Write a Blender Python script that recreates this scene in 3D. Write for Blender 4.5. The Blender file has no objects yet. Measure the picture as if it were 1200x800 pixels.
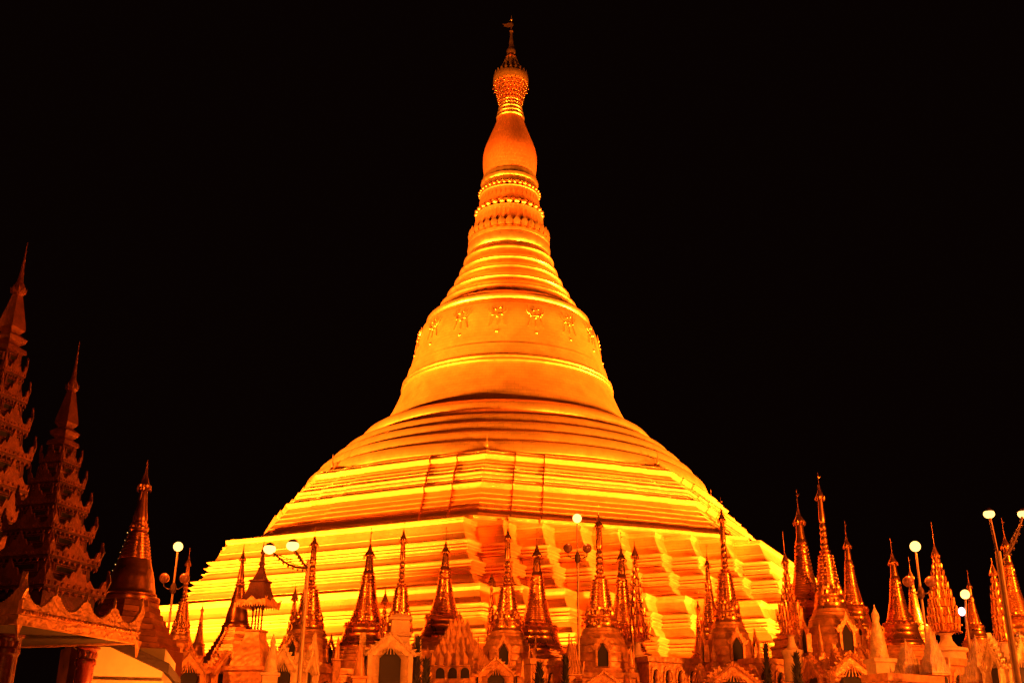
import bpy, bmesh, math, random
from mathutils import Vector, Matrix
from mathutils.geometry import tessellate_polygon
R = math.radians
random.seed(7)
scene = bpy.context.scene
C = scene.collection
# ------------------------------------------------------------------ camera
PITCH, ROLL, YAW, FPX = R(21.31), R(-.56), R(.23), 1300.0
CAM = Vector((0, -130, 1.6))
_f = Vector((math.sin(YAW)*math.cos(PITCH), math.cos(YAW)*math.cos(PITCH), math.sin(PITCH)))
_r0 = Vector((math.cos(YAW), -math.sin(YAW), 0)); _u0 = _r0.cross(_f)
_r = _r0*math.cos(ROLL) - _u0*math.sin(ROLL)
_u = _r0*math.sin(ROLL) + _u0*math.cos(ROLL)
cd = bpy.data.cameras.new('camera'); cam = bpy.data.objects.new('camera', cd); C.objects.link(cam)
m3 = Matrix((_r, _u, -_f)).transposed()
cam.matrix_world = Matrix.Translation(CAM) @ m3.to_4x4()
cd.sensor_fit = 'HORIZONTAL'; cd.sensor_width = 36; cd.lens = 36*FPX/1200
cd.clip_start = .1; cd.clip_end = 3000
scene.camera = cam
# ------------------------------------------------------------------ night sky
w = bpy.data.worlds.new('World'); scene.world = w; w.use_nodes = True
bg = w.node_tree.nodes['Background']; bg.inputs[0].default_value = (1, .32, .22, 1); bg.inputs[1].default_value = .0022
scene.view_settings.view_transform = 'Standard'; scene.view_settings.look = 'None'
scene.view_settings.exposure = 0; scene.view_settings.gamma = 1; scene.view_settings.use_curve_mapping = False
SODIUM = (1, .29, .03)
LAMPCOL = (1, .17, .012)

def spot(x, y, dist):
    """world point seen at photo pixel (x, y), dist metres in front of the camera's stand"""
    d = _f*FPX + _r*(x-600) + _u*(400-y)
    return CAM + d*(dist/d.y)
def zat(x, y, dist): return spot(x, y, dist).z

# ------------------------------------------------------------------ materials
def nt(name):
    m = bpy.data.materials.new(name); m.use_nodes = True
    t = m.node_tree; b = t.nodes['Principled BSDF']
    return m, t, b
def mat(name, col, rough=.5, metal=0., bump=0., scale=3., var=.25, emit=None, es=0, coat=0., rvar=.15, col2=None):
    m, t, b = nt(name); N, L = t.nodes, t.links
    tc = N.new('ShaderNodeTexCoord')
    n1 = N.new('ShaderNodeTexNoise'); n1.inputs['Scale'].default_value = scale; n1.inputs['Detail'].default_value = 6; n1.inputs['Roughness'].default_value = .65
    L.new(tc.outputs['Object'], n1.inputs['Vector'])
    mx = N.new('ShaderNodeMix'); mx.data_type = 'RGBA'
    c2 = col2 or tuple(c*(1-var) for c in col)
    mx.inputs[6].default_value = (*c2, 1); mx.inputs[7].default_value = (*col, 1)
    cr = N.new('ShaderNodeValToRGB'); cr.color_ramp.elements[0].position = .35; cr.color_ramp.elements[1].position = .62
    L.new(n1.outputs['Fac'], cr.inputs['Fac']); L.new(cr.outputs['Color'], mx.inputs[0])
    L.new(mx.outputs[2], b.inputs['Base Color'])
    mr = N.new('ShaderNodeMapRange'); mr.inputs[3].default_value = max(.03, rough-rvar); mr.inputs[4].default_value = min(1, rough+rvar)
    L.new(n1.outputs['Fac'], mr.inputs[0]); L.new(mr.outputs[0], b.inputs['Roughness'])
    b.inputs['Metallic'].default_value = metal
    b.inputs['Coat Weight'].default_value = coat; b.inputs['Coat Roughness'].default_value = .15
    if bump:
        n2 = N.new('ShaderNodeTexNoise'); n2.inputs['Scale'].default_value = scale*5; n2.inputs['Detail'].default_value = 4
        L.new(tc.outputs['Object'], n2.inputs['Vector'])
        bp = N.new('ShaderNodeBump'); bp.inputs['Strength'].default_value = bump; bp.inputs['Distance'].default_value = .05
        L.new(n2.outputs['Fac'], bp.inputs['Height']); L.new(bp.outputs[0], b.inputs['Normal'])
    if emit: b.inputs['Emission Color'].default_value = (*emit, 1); b.inputs['Emission Strength'].default_value = es
    return m
def plate_gold(name, col, rough=.42, metal=.8, bw=.9, bh=.42, strength=.5, var=.13):
    """gilded plates: courses of rectangular sheets laid out in metres by the mesh's own UV"""
    m, t, b = nt(name); N, L = t.nodes, t.links
    uv = N.new('ShaderNodeUVMap')
    br = N.new('ShaderNodeTexBrick'); br.inputs['Scale'].default_value = 1
    br.inputs['Brick Width'].default_value = bw; br.inputs['Row Height'].default_value = bh
    br.inputs['Mortar Size'].default_value = .022; br.inputs['Mortar Smooth'].default_value = .4
    br.inputs['Color1'].default_value = (*col, 1); br.inputs['Color2'].default_value = (*[c*(1-var) for c in col], 1)
    br.inputs['Mortar'].default_value = (*[c*.7 for c in col], 1)
    L.new(uv.outputs[0], br.inputs['Vector'])
    n1 = N.new('ShaderNodeTexNoise'); n1.inputs['Scale'].default_value = .55; n1.inputs['Detail'].default_value = 8; n1.inputs['Roughness'].default_value = .7
    tc = N.new('ShaderNodeTexCoord'); L.new(tc.outputs['Object'], n1.inputs['Vector'])
    mx = N.new('ShaderNodeMix'); mx.data_type = 'RGBA'; mx.blend_type = 'MULTIPLY'; mx.inputs[0].default_value = 1
    rp = N.new('ShaderNodeValToRGB'); rp.color_ramp.elements[0].position = .3; rp.color_ramp.elements[0].color = (.84, .78, .7, 1); rp.color_ramp.elements[1].position = .65
    L.new(n1.outputs['Fac'], rp.inputs['Fac']); L.new(br.outputs['Color'], mx.inputs[6]); L.new(rp.outputs['Color'], mx.inputs[7])
    L.new(mx.outputs[2], b.inputs['Base Color']); b.inputs['Metallic'].default_value = metal
    mr = N.new('ShaderNodeMapRange'); mr.inputs[3].default_value = rough-.1; mr.inputs[4].default_value = rough+.12
    L.new(n1.outputs['Fac'], mr.inputs[0]); L.new(mr.outputs[0], b.inputs['Roughness'])
    n3 = N.new('ShaderNodeTexNoise'); n3.inputs['Scale'].default_value = 2.2; n3.inputs['Detail'].default_value = 5
    L.new(uv.outputs[0], n3.inputs['Vector'])
    ad = N.new('ShaderNodeMath'); ad.operation = 'MULTIPLY_ADD'; ad.inputs[1].default_value = .5
    iv = N.new('ShaderNodeMath'); iv.operation = 'SUBTRACT'; iv.inputs[0].default_value = 1; L.new(br.outputs['Fac'], iv.inputs[1])
    L.new(n3.outputs['Fac'], ad.inputs[0]); L.new(iv.outputs[0], ad.inputs[2])
    bp = N.new('ShaderNodeBump'); bp.inputs['Strength'].default_value = strength; bp.inputs['Distance'].default_value = .06
    L.new(ad.outputs[0], bp.inputs['Height']); L.new(bp.outputs[0], b.inputs['Normal'])
    return m
def carved(name, col, rough, metal, scale, var=.5, st=1.):
    m = mat(name, col, rough, metal, 0, 3, var); t = m.node_tree; N, L = t.nodes, t.links; b = N['Principled BSDF']
    tc = N.new('ShaderNodeTexCoord'); v = N.new('ShaderNodeTexVoronoi'); v.feature = 'SMOOTH_F1'; v.inputs['Scale'].default_value = scale
    n = N.new('ShaderNodeTexNoise'); n.inputs['Scale'].default_value = scale*.6; n.inputs['Detail'].default_value = 3
    mv = N.new('ShaderNodeMix'); mv.data_type = 'VECTOR'; mv.inputs[0].default_value = .12
    L.new(tc.outputs['Object'], n.inputs['Vector']); L.new(tc.outputs['Object'], mv.inputs[4]); L.new(n.outputs['Color'], mv.inputs[5]); L.new(mv.outputs[1], v.inputs['Vector'])
    bp = N.new('ShaderNodeBump'); bp.inputs['Strength'].default_value = st; bp.inputs['Distance'].default_value = .35/scale; bp.invert = True
    L.new(v.outputs['Distance'], bp.inputs['Height']); L.new(bp.outputs[0], b.inputs['Normal'])
    return m
M = {}
M['plate'] = plate_gold('gilded_plates', (.93, .43, .08), rough=.42, metal=.8, strength=.2, var=.08)
M['leaf'] = plate_gold('gold_leaf_on_brick', (.91, .41, .075), rough=.42, metal=.75, bw=1.4, bh=.3, strength=.35)
M['smooth'] = mat('polished_gold', (.95, .45, .09), .33, .9, .15, 1.5, .12)
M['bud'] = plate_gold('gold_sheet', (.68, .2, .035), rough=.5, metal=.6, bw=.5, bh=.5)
M['small'] = mat('lacquered_gold', (.84, .35, .065), .28, .9, .08, 1.5, .25, rvar=.07)
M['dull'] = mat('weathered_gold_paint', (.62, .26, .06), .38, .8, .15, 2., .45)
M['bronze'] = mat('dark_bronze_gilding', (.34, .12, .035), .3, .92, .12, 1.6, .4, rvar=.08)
M['cream'] = mat('cream_painted_plaster', (.72, .50, .24), .7, 0, .5, 1.8, .35)
M['ochre'] = carved('ochre_gilt_plaster', (.68, .31, .08), .42, .4, 5.5, .45, .45)
M['wood'] = carved('carved_red_gilt_wood', (.12, .03, .014), .5, .3, 14.)
M['redgilt'] = carved('red_gilt_fretwork', (.28, .08, .028), .42, .4, 16.)
M['woodgold'] = carved('gilt_fretwork', (.78, .36, .10), .38, .5, 13.)
M['creamcarved'] = carved('carved_cream_stucco', (.75, .52, .22), .5, .1, 11.)
M['darkwood'] = mat('dark_stained_wood', (.022, .009, .005), .6, 0, .4, 3.)
M['redcarv'] = carved('carved_capital', (.22, .05, .02), .4, .3, 14.)
M['col'] = mat('red_lacquer_column', (.11, .014, .008), .25, 0, .1, 3., .4, coat=.6)
M['yellow'] = mat('yellow_limewashed_wall', (.75, .62, .32), .8, 0, .3, 1.2, .15)
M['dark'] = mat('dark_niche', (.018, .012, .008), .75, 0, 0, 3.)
M['pole'] = mat('painted_steel_pole', (.45, .28, .12), .4, .5, .1, 4.)
M['iron'] = mat('dark_cast_iron', (.12, .06, .03), .45, .7, .1, 4.)
M['off'] = mat('opal_glass_unlit', (.22, .09, .05), .12, 0, 0, 3., .1, coat=.5)
M['lit'] = mat('lit_sodium_globe', (.9, .8, .5), .4, emit=(1, .58, .14), es=3.0)
M['pink'] = mat('lit_white_globe', (.9, .8, .8), .4, emit=(1, .55, .75), es=7)
M['stone'] = mat('marble_paving', (.42, .34, .25), .25, 0, .1, .4, .2)
M['plinth'] = mat('whitewashed_plinth', (.55, .32, .13), .65, .1, .5, 1.2, .35)
M['leafdark'] = mat('dark_foliage', (.02, .018, .008), .6, 0, .3, 5.)
M['bulb'] = mat('small_bright_bulb', (.9, .8, .6), .4, emit=(1, .5, .12), es=1.6)
M['lens'] = mat('floodlight_lens', (.9, .8, .6), .3, emit=(1, .5, .12), es=8)

# ------------------------------------------------------------------ mesh helpers
def obj(name, bm, m, parent=None, smooth=None):
    me = bpy.data.meshes.new(name)
    bmesh.ops.recalc_face_normals(bm, faces=bm.faces[:]) if name not in ('ground',) else None
    if smooth is not None:
        for f in bm.faces: f.smooth = True
    bm.to_mesh(me); bm.free()
    if smooth is not None: me.set_sharp_from_angle(angle=R(smooth))
    me.materials.append(M[m] if isinstance(m, str) else m)
    o = bpy.data.objects.new(name, me); C.objects.link(o)
    if parent: o.parent = parent
    return o
def tag(o, label=None, cat=None, group=None, kind=None):
    if label: o['label'] = label
    if cat: o['category'] = cat
    if group: o['group'] = group
    if kind: o['kind'] = kind
    return o
def thing(name, loc, label, cat, group=None, rz=0):
    o = bpy.data.objects.new(name, None); C.objects.link(o); o.empty_display_size = .3
    o.location = loc; o.rotation_euler = (0, 0, rz)
    return tag(o, label, cat, group)
def B(): return bmesh.new()
def lathe(bm, prof, n=48, cx=0, cy=0, flute=None, uvs=True, rot=0.):
    """prof: list of (r, z) from bottom to top or top to bottom"""
    uvl = bm.loops.layers.uv.verify() if uvs else None
    rings = []; arc = 0; last = None; arcs = []
    for r, z in prof:
        if last: arc += math.hypot(r-last[0], z-last[1])
        last = (r, z); arcs.append(arc)
        row = []
        for i in range(n):
            a = 2*math.pi*i/n + rot
            rr = r*(flute(a, z) if flute else 1)
            row.append(bm.verts.new((cx+rr*math.cos(a), cy+rr*math.sin(a), z)))
        rings.append(row)
    rm = max(r for r, z in prof)
    for k in range(len(rings)-1):
        for i in range(n):
            j = (i+1) % n
            f = bm.faces.new((rings[k][i], rings[k][j], rings[k+1][j], rings[k+1][i]))
            if uvs:
                for l, (u, v) in zip(f.loops, ((i, k), (i+1, k), (i+1, k+1), (i, k+1))):
                    l[uvl].uv = (u/n*2*math.pi*rm, arcs[v])
    bm.faces.new(rings[0]); bm.faces.new(rings[-1])
    return bm
def loft(bm, poly_at, prof, cap=True):
    """poly_at(d) -> list of xy; prof: list of (offset, z). Duplicate corner verts are not needed: sharp shading"""
    uvl = bm.loops.layers.uv.verify(); rings = []; arcs = []; arc = 0; last = None
    for d, z in prof:
        if last: arc += math.hypot(d-last[0], z-last[1])
        last = (d, z); arcs.append(arc)
        rings.append([bm.verts.new((x, y, z)) for x, y in poly_at(d)])
    n = len(rings[0]); per = [0]
    P0 = poly_at(prof[0][0])
    for i in range(n):
        a, b = P0[i], P0[(i+1) % n]; per.append(per[-1]+math.hypot(a[0]-b[0], a[1]-b[1]))
    for k in range(len(rings)-1):
        for i in range(n):
            j = (i+1) % n
            f = bm.faces.new((rings[k][i], rings[k][j], rings[k+1][j], rings[k+1][i]))
            for l, (u, v) in zip(f.loops, ((i, k), (i+1, k), (i+1, k+1), (i, k+1))):
                l[uvl].uv = (per[u], arcs[v])
    if cap:
        bm.faces.new(rings[0]); bm.faces.new(rings[-1])
    return bm
def offset_poly(pts):
    """counter-clockwise polygon -> function offsetting every edge outward by d"""
    n = len(pts); E = []
    for i in range(n):
        a, b = pts[i], pts[(i+1) % n]; dx, dy = b[0]-a[0], b[1]-a[1]; l = math.hypot(dx, dy)
        nx, ny = dy/l, -dx/l; E.append((nx, ny, nx*a[0]+ny*a[1]))
    def f(d):
        out = []
        for i in range(n):
            n1 = E[i-1]; n2 = E[i]; det = n1[0]*n2[1]-n1[1]*n2[0]
            c1, c2 = n1[2]+d, n2[2]+d
            out.append(((c1*n2[1]-c2*n1[1])/det, (n1[0]*c2-n2[0]*c1)/det))
        return out
    return f
def box(bm, c, s, rz=0, top=1.):
    x, y, z = c; a, b, h = s[0]/2, s[1]/2, s[2]/2; v = []
    for sz, k in ((-1, 1), (1, top)):
        for sx, sy in ((-1, -1), (1, -1), (1, 1), (-1, 1)):
            px, py = sx*a*k, sy*b*k
            v.append(bm.verts.new((x+px*math.cos(rz)-py*math.sin(rz), y+px*math.sin(rz)+py*math.cos(rz), z+sz*h)))
    for q in ((0, 3, 2, 1), (4, 5, 6, 7), (0, 1, 5, 4), (1, 2, 6, 5), (2, 3, 7, 6), (3, 0, 4, 7)): bm.faces.new([v[i] for i in q])
    return bm
def tube(bm, pts, rad, n=8):
    pts = [Vector(p) for p in pts]; rads = rad if isinstance(rad, (list, tuple)) else [rad]*len(pts)
    rows = []
    for i, p in enumerate(pts):
        t = (pts[min(i+1, len(pts)-1)]-pts[max(i-1, 0)]).normalized()
        a = t.orthogonal().normalized() if i == 0 else (a - t*a.dot(t)).normalized()
        b = t.cross(a)
        rows.append([bm.verts.new(p+(a*math.cos(2*math.pi*k/n)+b*math.sin(2*math.pi*k/n))*rads[i]) for k in range(n)])
    for i in range(len(rows)-1):
        for k in range(n):
            bm.faces.new((rows[i][k], rows[i][(k+1) % n], rows[i+1][(k+1) % n], rows[i+1][k]))
    bm.faces.new(rows[0]); bm.faces.new(rows[-1]); return bm
def ball(bm, c, r, n=10, sz=1.):
    mt = Matrix.Translation(c) @ Matrix.Diagonal((1, 1, sz, 1))
    bmesh.ops.create_uvsphere(bm, u_segments=n, v_segments=max(6, n//2+2), radius=r, matrix=mt); return bm
def leaf(bm, base, out, h, wd, curl=.3, th=.25):
    """thick pointed leaf rising from base, leaning along out (unit xy)"""
    o = Vector((out[0], out[1], 0)); s = Vector((-out[1], out[0], 0)); b = Vector(base); up = Vector((0, 0, 1))
    A = b-s*wd*.35; Bp = b+s*wd*.35; Cm = b+o*wd*th
    D = b-s*wd*.5+up*h*.45+o*curl*h*.35; E = b+s*wd*.5+up*h*.45+o*curl*h*.35; F = b+up*h*.45+o*(curl*h*.35+wd*th*1.3)
    T = b+up*h+o*curl*h
    K = b+up*h*.45+o*curl*h*.35-o*wd*.1
    v = [bm.verts.new(p) for p in (A, Bp, Cm, D, E, F, T, K)]
    for q in ((0, 2, 5, 3), (2, 1, 4, 5), (3, 5, 6), (5, 4, 6), (0, 3, 7), (3, 6, 7), (6, 4, 7), (4, 1, 7), (0, 7, 1), (0, 1, 2)):
        bm.faces.new([v[i] for i in q])
def leaf_ring(bm, r, z, n, h, curl=.3, wk=1., rot=0., th=.25):
    for i in range(n):
        a = 2*math.pi*(i+rot)/n; c, s = math.cos(a), math.sin(a)
        leaf(bm, (r*c, r*s, z), (c, s), h, 2*math.pi*r/n*wk, curl, th)
def extrude_outline(bm, pts, org, ax, th, up=Vector((0, 0, 1))):
    """pts: (s, h) outline along unit ax and up, thickness th along the normal"""
    ax = Vector(ax); nr = ax.cross(up)*th/2; org = Vector(org)
    f1 = [bm.verts.new(org+ax*s+up*h+nr) for s, h in pts]; f2 = [bm.verts.new(org+ax*s+up*h-nr) for s, h in pts]
    n = len(pts)
    for t3 in tessellate_polygon([[Vector((p[0], p[1], 0)) for p in pts]]):
        if len(set(t3)) == 3:
            try: bm.faces.new([f1[q] for q in t3]); bm.faces.new([f2[q] for q in t3[::-1]])
            except ValueError: pass
    for i in range(n):
        j = (i+1) % n
        try: bm.faces.new((f1[i], f1[j], f2[j], f2[i]))
        except ValueError: pass

# ------------------------------------------------------------------ the ground
gb = B(); box(gb, (0, -10, -.25), (1600, 1600, .5)); tag(obj('ground', gb, 'stone'), kind='structure')

# ------------------------------------------------------------------ the great stupa
ROT = R(-27.1)              # the side facing left of the camera
ZO = 1.6                    # measured heights are above the eye
TH = thing('great_stupa', (0, 0, 0), 'enormous floodlit golden stupa with a bell shaped dome and tall spire rising over everything', 'stupa')
def P(name, bm, m='plate', sm=40, parent=TH): return obj(name, bm, m, parent, sm)
# square redented terraces
def redent(Rb, w0, k):
    s = (Rb-w0)/k; q = []
    # quarter from the -Y side (right end of that side) round to the +X side
    for i in range(k+1):
        q.append((w0+s*i, -(Rb-s*i)))
        if i < k: q.append((w0+s*i, -(Rb-s*(i+1))))
    pts = []
    for t in range(4):
        c, s2 = math.cos(t*math.pi/2), math.sin(t*math.pi/2)
        pts += [(x*c-y*s2, x*s2+y*c) for x, y in q]
    c, s2 = math.cos(ROT), math.sin(ROT)
    return [(x*c-y*s2, x*s2+y*c) for x, y in pts]
sqf = offset_poly(redent(33.3, 12.9, 8))
def zo(prof): return [(a, z+ZO) for a, z in prof]
def band3(d, z):            # three thin projecting fillets, top down
    return [(d, z), (d+.42, z-.04), (d+.44, z-.12), (d+.05, z-.4), (d+.08, z-.43), (d+.3, z-.47), (d+.3, z-.53), (d+.08, z-.68), (d+.36, z-.74), (d+.36, z-.82), (d+.08, z-1.0), (d+.2, z-1.04), (d+.2, z-1.1), (d+.1, z-1.15)]
upper = [(-3, 20.72), (-.1, 20.7), (.12, 20.62), (.12, 20.35), (-.02, 20.2), (.35, 19.3), (.42, 19.28), (.42, 19.18), (.75, 18.55)] + band3(.8, 18.5) + \
        [(1.25, 17.2), (1.5, 16.7)] + band3(1.7, 16.6) + [(2.1, 15.3), (2.3, 14.9), (2.55, 14.75), (2.55, 14.6), (2.4, 14.5), (2.4, 14.3)]
mid = [(0, 14.32), (3.7, 14.3), (3.95, 14.2), (3.95, 13.95), (3.75, 13.7), (3.95, 13.2), (4.2, 12.7)] + band3(4.3, 12.6) + [(4.8, 11.1), (5.05, 10.6)] + band3(5.1, 10.5) + [(5.6, 8.9), (5.6, 8.7)]
low = [(2, 8.72), (6.6, 8.7), (6.8, 8.6), (6.8, 8.35), (6.6, 8.2), (7.2, 7.2)] + band3(7.3, 7.1) + [(7.9, 5.7), (8.2, 5.2), (8.2, 4.6)]
for nm, pr in (('upper_square_terrace', upper), ('middle_square_terrace', mid), ('lower_square_terrace', low)):
    b = B(); loft(b, sqf, zo(pr)); P(nm, b, 'leaf', 25)
# octagonal terraces
def octa(apo, w0, w1, s):
    pts = []
    h = (apo-2*s)*math.tan(R(22.5))
    for t in range(8):
        A = t*math.pi/4; c, s2 = math.cos(A+ROT), math.sin(A+ROT)
        loc = [(-w1, -(apo-2*s)), (-w1, -(apo-s)), (-w0, -(apo-s)), (-w0, -apo), (w0, -apo), (w0, -(apo-s)), (w1, -(apo-s)), (w1, -(apo-2*s)), (h, -(apo-2*s))]
        pts += [(x*c-y*s2, x*s2+y*c) for x, y in loc]
    return pts
K8 = math.cos(R(22.5))
def octp(rtip, extra=0): return rtip*K8
base_apo = 25.5*K8
def of(d): return octa(base_apo+.8+d, 3.9+.414*d, 6.85+.414*d, .2)
def D8(rt): return (rt-25.5)*K8
def otier(ztop, rtop, zhi, rhi, zbot, rbot, courses):
    pr = [(D8(rtop)-2.5, ztop+.02), (D8(rtop)-.1, ztop), (D8(rtop)+.1, ztop-.1), (D8(rtop)+.1, ztop-.3), (D8(rtop)-.02, ztop-.42)]
    pr += [(D8(rhi)-.15, zhi+.34), (D8(rhi)+.3, zhi+.26), (D8(rhi)+.36, zhi+.14), (D8(rhi)+.0, zhi-.26), (D8(rhi)+.04, zhi-.3)]
    for i in range(1, courses+1):
        t = i/(courses+1); dd = D8(rhi)+(D8(rbot)-D8(rhi))*t; z = zhi-.3+(zbot+.45-zhi+.3)*t
        pr += [(dd-.05, z+.05), (dd+.03, z+.02), (dd+.03, z-.03), (dd-.04, z-.08)]
    pr += [(D8(rbot)-.15, zbot+.5), (D8(rbot)+.1, zbot+.42), (D8(rbot)+.12, zbot+.2), (D8(rbot)-.08, zbot)]
    return pr
for a in ((29.5, 24.95, 28.75, 25.35, 27.3, 26.3, 1), (27.3, 26.9, 26.5, 27.25, 25.9, 27.6, 0), (25.9, 28.0, 25.15, 28.5, 21.5, 31.1, 4)):
    pr_ = otier(*a)
    if a[4] < 22: pr_ += [(D8(31.1)+.7, 21.35), (D8(31.1)+3.2, 20.95), (D8(31.1)+3.25, 20.6)]
    b = B(); loft(b, of, zo(pr_)); P('octagonal_terrace', b, 'leaf', 25)
for i in range(8):
    A = ROT+math.pi/8+i*math.pi/4-math.pi/2; x, y = 24.2*math.cos(A), 24.2*math.sin(A)
    b = B(); lathe(b, [(.22, 29.5+ZO), (.3, 29.8+ZO), (.12, 30.1+ZO), (.18, 30.4+ZO), (.05, 30.8+ZO), (.02, 31.5+ZO)], 10, x, y); P('corner_finial', b, 'smooth')
# circular bands
bands = [(35.2, 18.64), (33.9, 19.95), (32.5, 21.35), (31.05, 22.7), (29.6, 23.9)]
pr = [(23.9, 29.2), (23.95, 29.9), (23.7, 30.5), (23.2, 30.95), (22.75, 31.0)]
def cband(z0, r0, z1, r1):
    h = z1-z0
    d = r0-r1; return [(r0-.2, z0), (r0, z0+.04*h), (r0+.02, z0+.12*h), (r0-.14*d, z0+.5*h), (r0-.3*d, z0+.82*h), (r0-.42*d, z0+.92*h), (r1-.2, z0+.96*h), (r1-.6, z1)]
for (z1, r1), (z0, r0) in zip(bands, bands[1:]):
    b = B(); lathe(b, zo(cband(z0, r0, z1, r1)), 128); P('circular_band', b, 'plate')
b = B()
lathe(b, zo([(18.2, 35.15), (18.55, 35.3), (18.4, 35.6), (17.7, 35.75), (17.5, 35.85), (17.65, 36.1), (17.6, 36.7), (17.2, 37.2), (16.6, 37.6), (15.9, 37.85), (15.2, 37.9), (14.2, 37.85)]), 128)
P('rounded_base_ring', b, 'plate')
# bell
bell = [(15.0, 37.9), (14.8, 38.3), (14.55, 39.0), (14.3, 39.8), (13.95, 40.5), (13.6, 41.3), (13.25, 42.2), (12.98, 43), (12.85, 43.5), (12.75, 44.1), (12.55, 44.6), (12.26, 45.85), (12.12, 45.9), (11.9, 46.9), (11.65, 47.9), (11.5, 48.7), (11.35, 49.6), (11.15, 50.5), (10.95, 51.1), (10.8, 51.5), (9.8, 51.7)]
b = B(); lathe(b, zo(bell), 144); P('bell', b, 'plate')
b = B()
for z in (43.55, 44.05):
    r = 12.95 if z < 44 else 12.85
    lathe(b, zo([(r-.3, z-.2), (r+.0, z-.18), (r+.12, z-.06), (r+.12, z+.06), (r, z+.18), (r-.3, z+.2)]), 144)
P('bell_band', b, 'smooth')
# garland ornaments hanging on the bell's shoulder
for i in range(16):
    a = 2*math.pi*(i+.5)/16 + R(5); c, s = math.cos(a), math.sin(a); b = B()
    def on(da, z, out=.12):
        rr = 11.25+(50.3-z)*.14+out; return (rr*math.cos(a+da), rr*math.sin(a+da), z+ZO)
    for dk, zz, rr in ((-.05, 49.6, .14), (.0, 49.35, .15), (.05, 49.6, .14), (-.02, 50.3, .12), (.03, 50.5, .1)):
        ball(b, on(dk, zz), rr, 8)
    for dk in (-.07, 0, .07):
        tube(b, [on(dk, 50.9, .1), on(dk*.9, 50.1), on(dk*.75, 49.3), on(dk*1.15, 48.2)], .045, 5)
    tube(b, [on(.1*math.cos(t), 50.5-.9*math.sin(t)) for t in [j*math.pi/8 for j in range(9)]], .05, 5)
    ball(b, on(0, 47.4), .18, 8)
    P('garland_ornament', b, 'smooth', 60)
# ringed cone
b = B(); lathe(b, zo([(10.6, 51.2), (10.75, 51.5), (10.3, 52.0), (10.0, 52.2)]), 96); P('shoulder_slope', b, 'plate')
rz_ = [(52.1, 10.1), (54.5, 8.5), (55.95, 7.65), (57.8, 6.75), (59.25, 6.12), (61.0, 5.6), (62.3, 5.22)]
for (z0, r0), (z1, r1) in zip(rz_, rz_[1:]):
    h = z1-z0
    b = B(); lathe(b, zo([(r0-.35, z0), (r0+.02, z0+.06*h), (r0+.22, z0+.18*h), (r0+.2, z0+.3*h), (r0-.08, z0+.42*h), (r0-.15, z0+.46*h), (r1+.1, z0+.8*h), (r1+.02, z1-.02), (r1-.5, z1)]), 112)
    P('ring_moulding', b, 'smooth')
b = B(); lathe(b, zo([(4.6, 62.25), (5.1, 62.3), (5.32, 62.6), (5.38, 63.1), (5.3, 63.6), (5.05, 63.8), (5.25, 63.9), (5.3, 64.2), (5.1, 64.45), (5.0, 64.6), (4.5, 64.65)]), 96); P('lower_collar', b, 'smooth')
# lotus
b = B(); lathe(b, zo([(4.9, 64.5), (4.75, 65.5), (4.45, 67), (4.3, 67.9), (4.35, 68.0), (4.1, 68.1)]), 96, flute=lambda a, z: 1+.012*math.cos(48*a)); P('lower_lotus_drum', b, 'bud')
b = B(); leaf_ring(b, 5.0, 64.7+ZO, 32, 1.25, .12, 1.); P('upturned_petals', b, 'smooth', 30)
b = B()
for i in range(28):
    a = 2*math.pi*i/28; ball(b, (4.25*math.cos(a), 4.25*math.sin(a), 68.45+ZO), .38, 10, .85)
P('ball_row', b, 'smooth', 60)
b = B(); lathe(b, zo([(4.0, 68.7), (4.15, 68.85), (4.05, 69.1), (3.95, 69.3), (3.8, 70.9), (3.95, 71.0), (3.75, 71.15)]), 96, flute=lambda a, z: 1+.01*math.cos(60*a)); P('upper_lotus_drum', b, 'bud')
b = B(); leaf_ring(b, 3.78, 69.6+ZO, 40, 1.0, .05, 1.); P('downturned_petals', b, 'bud', 30)
b = B()
for i in range(36):
    a = 2*math.pi*i/36; ball(b, (3.95*math.cos(a), 3.95*math.sin(a), 71.4+ZO), .22, 8)
P('bead_row', b, 'smooth', 60)
b = B(); lathe(b, zo([(3.6, 71.5), (3.85, 71.7), (3.75, 72.0), (3.65, 72.6), (3.8, 72.8), (3.8, 73.1), (3.6, 73.2), (3.55, 73.9), (3.3, 74.0)]), 96, flute=lambda a, z: 1+.008*math.cos(72*a)); P('fluted_collar', b, 'smooth')
# banana bud
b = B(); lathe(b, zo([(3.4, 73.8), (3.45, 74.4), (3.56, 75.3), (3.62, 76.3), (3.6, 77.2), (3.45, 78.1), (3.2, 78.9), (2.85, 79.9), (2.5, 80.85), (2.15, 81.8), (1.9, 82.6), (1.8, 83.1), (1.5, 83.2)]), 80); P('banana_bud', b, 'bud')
for z, r in ((83.3, 1.85), (84.0, 1.7), (84.7, 1.58), (85.35, 1.45), (85.9, 1.35)):
    b = B(); lathe(b, zo([(r-.6, z-.35), (r-.12, z-.3), (r+.08, z-.12), (r+.08, z+.1), (r-.1, z+.26), (r-.6, z+.3)]), 64); P('neck_ring', b, 'smooth')
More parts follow.
